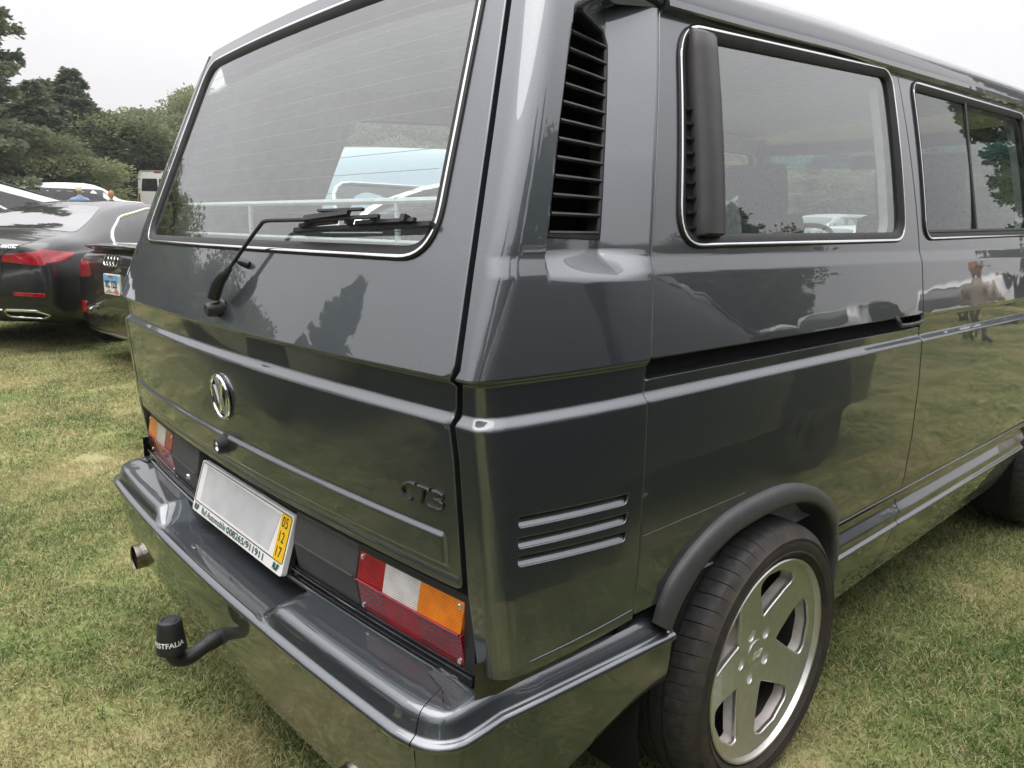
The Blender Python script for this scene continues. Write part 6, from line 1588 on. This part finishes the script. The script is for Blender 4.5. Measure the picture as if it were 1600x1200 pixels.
# left: each tree placed by its bearing from the photographer
tree_px('c', 99, -45, 38, 14/.97, 3.3, 'tall dark conifer at the far left edge, its top above the picture')
tree_px('c', 1, 18, 46, 8.0, 3.2, 'dark conifer right of the tall one at the left edge')
tree_px('c', 2, 82, 43, 6.6, 3.0, 'conifer above the angular steel pickup')
tree_px('c', 0, 142, 46, 7.7, 3.2, 'pointed conifer in the middle of the left tree line')
tree_px('b', 1, 182, 50, 7.7, 5.0, 'rounded olive green tree right of the pointed conifer')
tree_px('b', 2, 210, 47, 7.1, 4.6, 'broad tree above the white SUV'); tree_px('c', 1, 104, 55, 7.8, 3.6, 'conifer standing back between the nearer conifers')
tree_px('b', 0, 228, 60, 8.5, 5.5, 'dark leafy tree behind the white high-roof van'); tree_px('b', 1, 266, 66, 8.8, 5.5, 'darker leafy tree at the right end of the left tree line')
tree_px('c', 2, -10, 52, 9.0, 4.4, 'conifer standing back at the left edge'); tree_px('b', 2, 60, 52, 6.8, 5.0, 'leafy tree between the left conifers')
tree_px('b', 0, 190, 58, 5.0, 3.4, 'low yellow-green bush left of the white high-roof van'); tree_px('b', 1, 160, 60, 5.0, 3.6, 'low bush behind the white SUV'); tree_px('b', 2, 100, 40, 4.4, 3.6, 'low bush behind the steel pickup'); tree_px('b', 0, 30, 40, 5.4, 3.6, 'low bush under the dark conifers')
for k, (u, d, h, w) in enumerate(((330, 62, 11, 5), (400, 64, 10.5, 5), (470, 60, 10, 5), (560, 52, 9.2, 4.6), (610, 50, 9.6, 5.0), (700, 56, 8.6, 3.2), (740, 60, 8, 3.4), (800, 64, 9, 4.5), (860, 70, 9, 5), (930, 70, 10, 5))):
    tree_px('b' if k not in (5, 6) else 'c', k, u, d, h, w, ('leafy tree' if k not in (5, 6) else 'conifer')+' beyond the pale blue crossover, '+NTH[k]+' from the left through the van windows', 'trees beyond the van')
# ahead: seen through the windscreen, with the wooded hill behind
for k in range(16):
    u = 960+k*52; d = 78+10*math.sin(k*1.7); tree_px('b' if k % 3 else 'c', k, u, d, 8.5+2.2*math.sin(k*2.1), 5.2, ('leafy tree' if k % 3 else 'conifer')+' ahead of the van, '+NTH[k]+' from the left in its row', 'trees ahead of the van')
# right and behind (reflected in the side and tailgate)
for k in range(16):
    y = -24+k*5.2; x = 27+5*math.sin(k*2.3)+(4 if y > 22 else 0); big = y < 22; tree('c' if k % 5 < 3 else 'b', k, x, y, ((1.5+.2*math.sin(k*1.3)) if k % 5 < 3 else 1.9) if big else ((1.12 if k % 5 < 3 else 1.4)+.1*math.sin(k*1.3)), 1.35, ('tall tree mirrored in the flank of the van, ' if big else 'lower tree along the right side of the lawn, ')+NTH[k]+' in its row from the rear', 'trees right of the van')
for k in range(9):
    tree('b', k, -50+1.1*k+3*math.sin(k*2.1), -2-k*3.7, 1.05+.15*math.sin(k*1.7), 1.5, 'broad tree left behind the photographer, mirrored in the tailgate, '+NTH[k]+' in its row', 'trees behind the van')
for k in range(15):
    x = -44+k*5.2; y = -31+5*math.sin(k*1.9); tree('c' if k % 4 == 1 else 'b', k, x, y, 1.0+.2*math.sin(k*2.2), 1.35, 'tree in the row straight behind the van, '+NTH[k]+' from the left', 'trees behind the van')
for k, (x, y) in enumerate(((8.0, 43), (4.6, 45), (1.2, 47))):
    tree('c', k, x, y, 1.5, 1.0, 'tall conifer at the right front, mirrored in the sliding door window, '+NTH[k]+' of its clump', 'trees right of the van')
# wooded hills
def hill(u0, u1, d, hmax, seed, depth=90):
    rng = np.random.default_rng(seed); n, m = 70, 26; V = []
    for i in range(n):
        u = u0+(u1-u0)*i/(n-1); dr = px_dir(u); e = math.sin(PI*i/(n-1))**.6
        for j in range(m):
            s = j/(m-1); p = CAMV+dr*(d+depth*s); h = hmax*e*(math.sin(PI/2*min(1, s*1.25)))**.9*(.82+.18*math.sin(i*.31+seed))+rng.normal()*.9*(0 < j)
            V.append((p.x, p.y, h-.5))
    o = mesh_obj('hill', V, [(i*m+j, (i+1)*m+j, (i+1)*m+j+1, i*m+j+1) for i in range(n-1) for j in range(m-1)], mat('hill_wood', (.055, .075, .040), rough=.95, noise=.45, nscale=.25), None); o['kind'] = 'structure'
    # canopy of the far wood
    k = 26000; I = rng.uniform(0, n-1.001, k); Jj = rng.uniform(0, m-1.001, k); Vv = np.array(V).reshape(n, m, 3); i0 = I.astype(int); j0 = Jj.astype(int); fi, fj = (I-i0)[:, None], (Jj-j0)[:, None]
    P = Vv[i0, j0]*(1-fi)*(1-fj)+Vv[i0+1, j0]*fi*(1-fj)+Vv[i0, j0+1]*(1-fi)*fj+Vv[i0+1, j0+1]*fi*fj
    clump = rng.normal(size=(k, 3))*np.array([1.2, 1.2, 1.0]); P = P+clump+np.array([0, 0, 1.4]); Vx, Fx = leaf_cards(P, np.tile([[0, 0, .6]], (k, 1))+rng.normal(size=(k, 3))*.6, 2.2, rng)
    o = link_mesh('far_wood', np_mesh('far_wood', Vx, Fx, M['broad'])); o['kind'] = 'stuff'
hill(700, 2300, 170, 34, 5)

# thin morning haze over the whole field
hz = Geo(); hz.box((0, 0, 21.0), (876, 876, 46)); hz = hz.build('haze', None, None, smooth=False); hz['kind'] = 'stuff'
hm = bpy.data.materials.new('haze'); hm.use_nodes = True; hn = hm.node_tree; hn.nodes.clear()
ho = hn.nodes.new('ShaderNodeOutputMaterial'); hv = hn.nodes.new('ShaderNodeVolumePrincipled'); hv.inputs['Color'].default_value = (.92, .95, .96, 1); hv.inputs['Density'].default_value = .0009; hv.inputs['Anisotropy'].default_value = .2
hn.links.new(hv.outputs[0], ho.inputs['Volume']); hz.data.materials.append(hm)
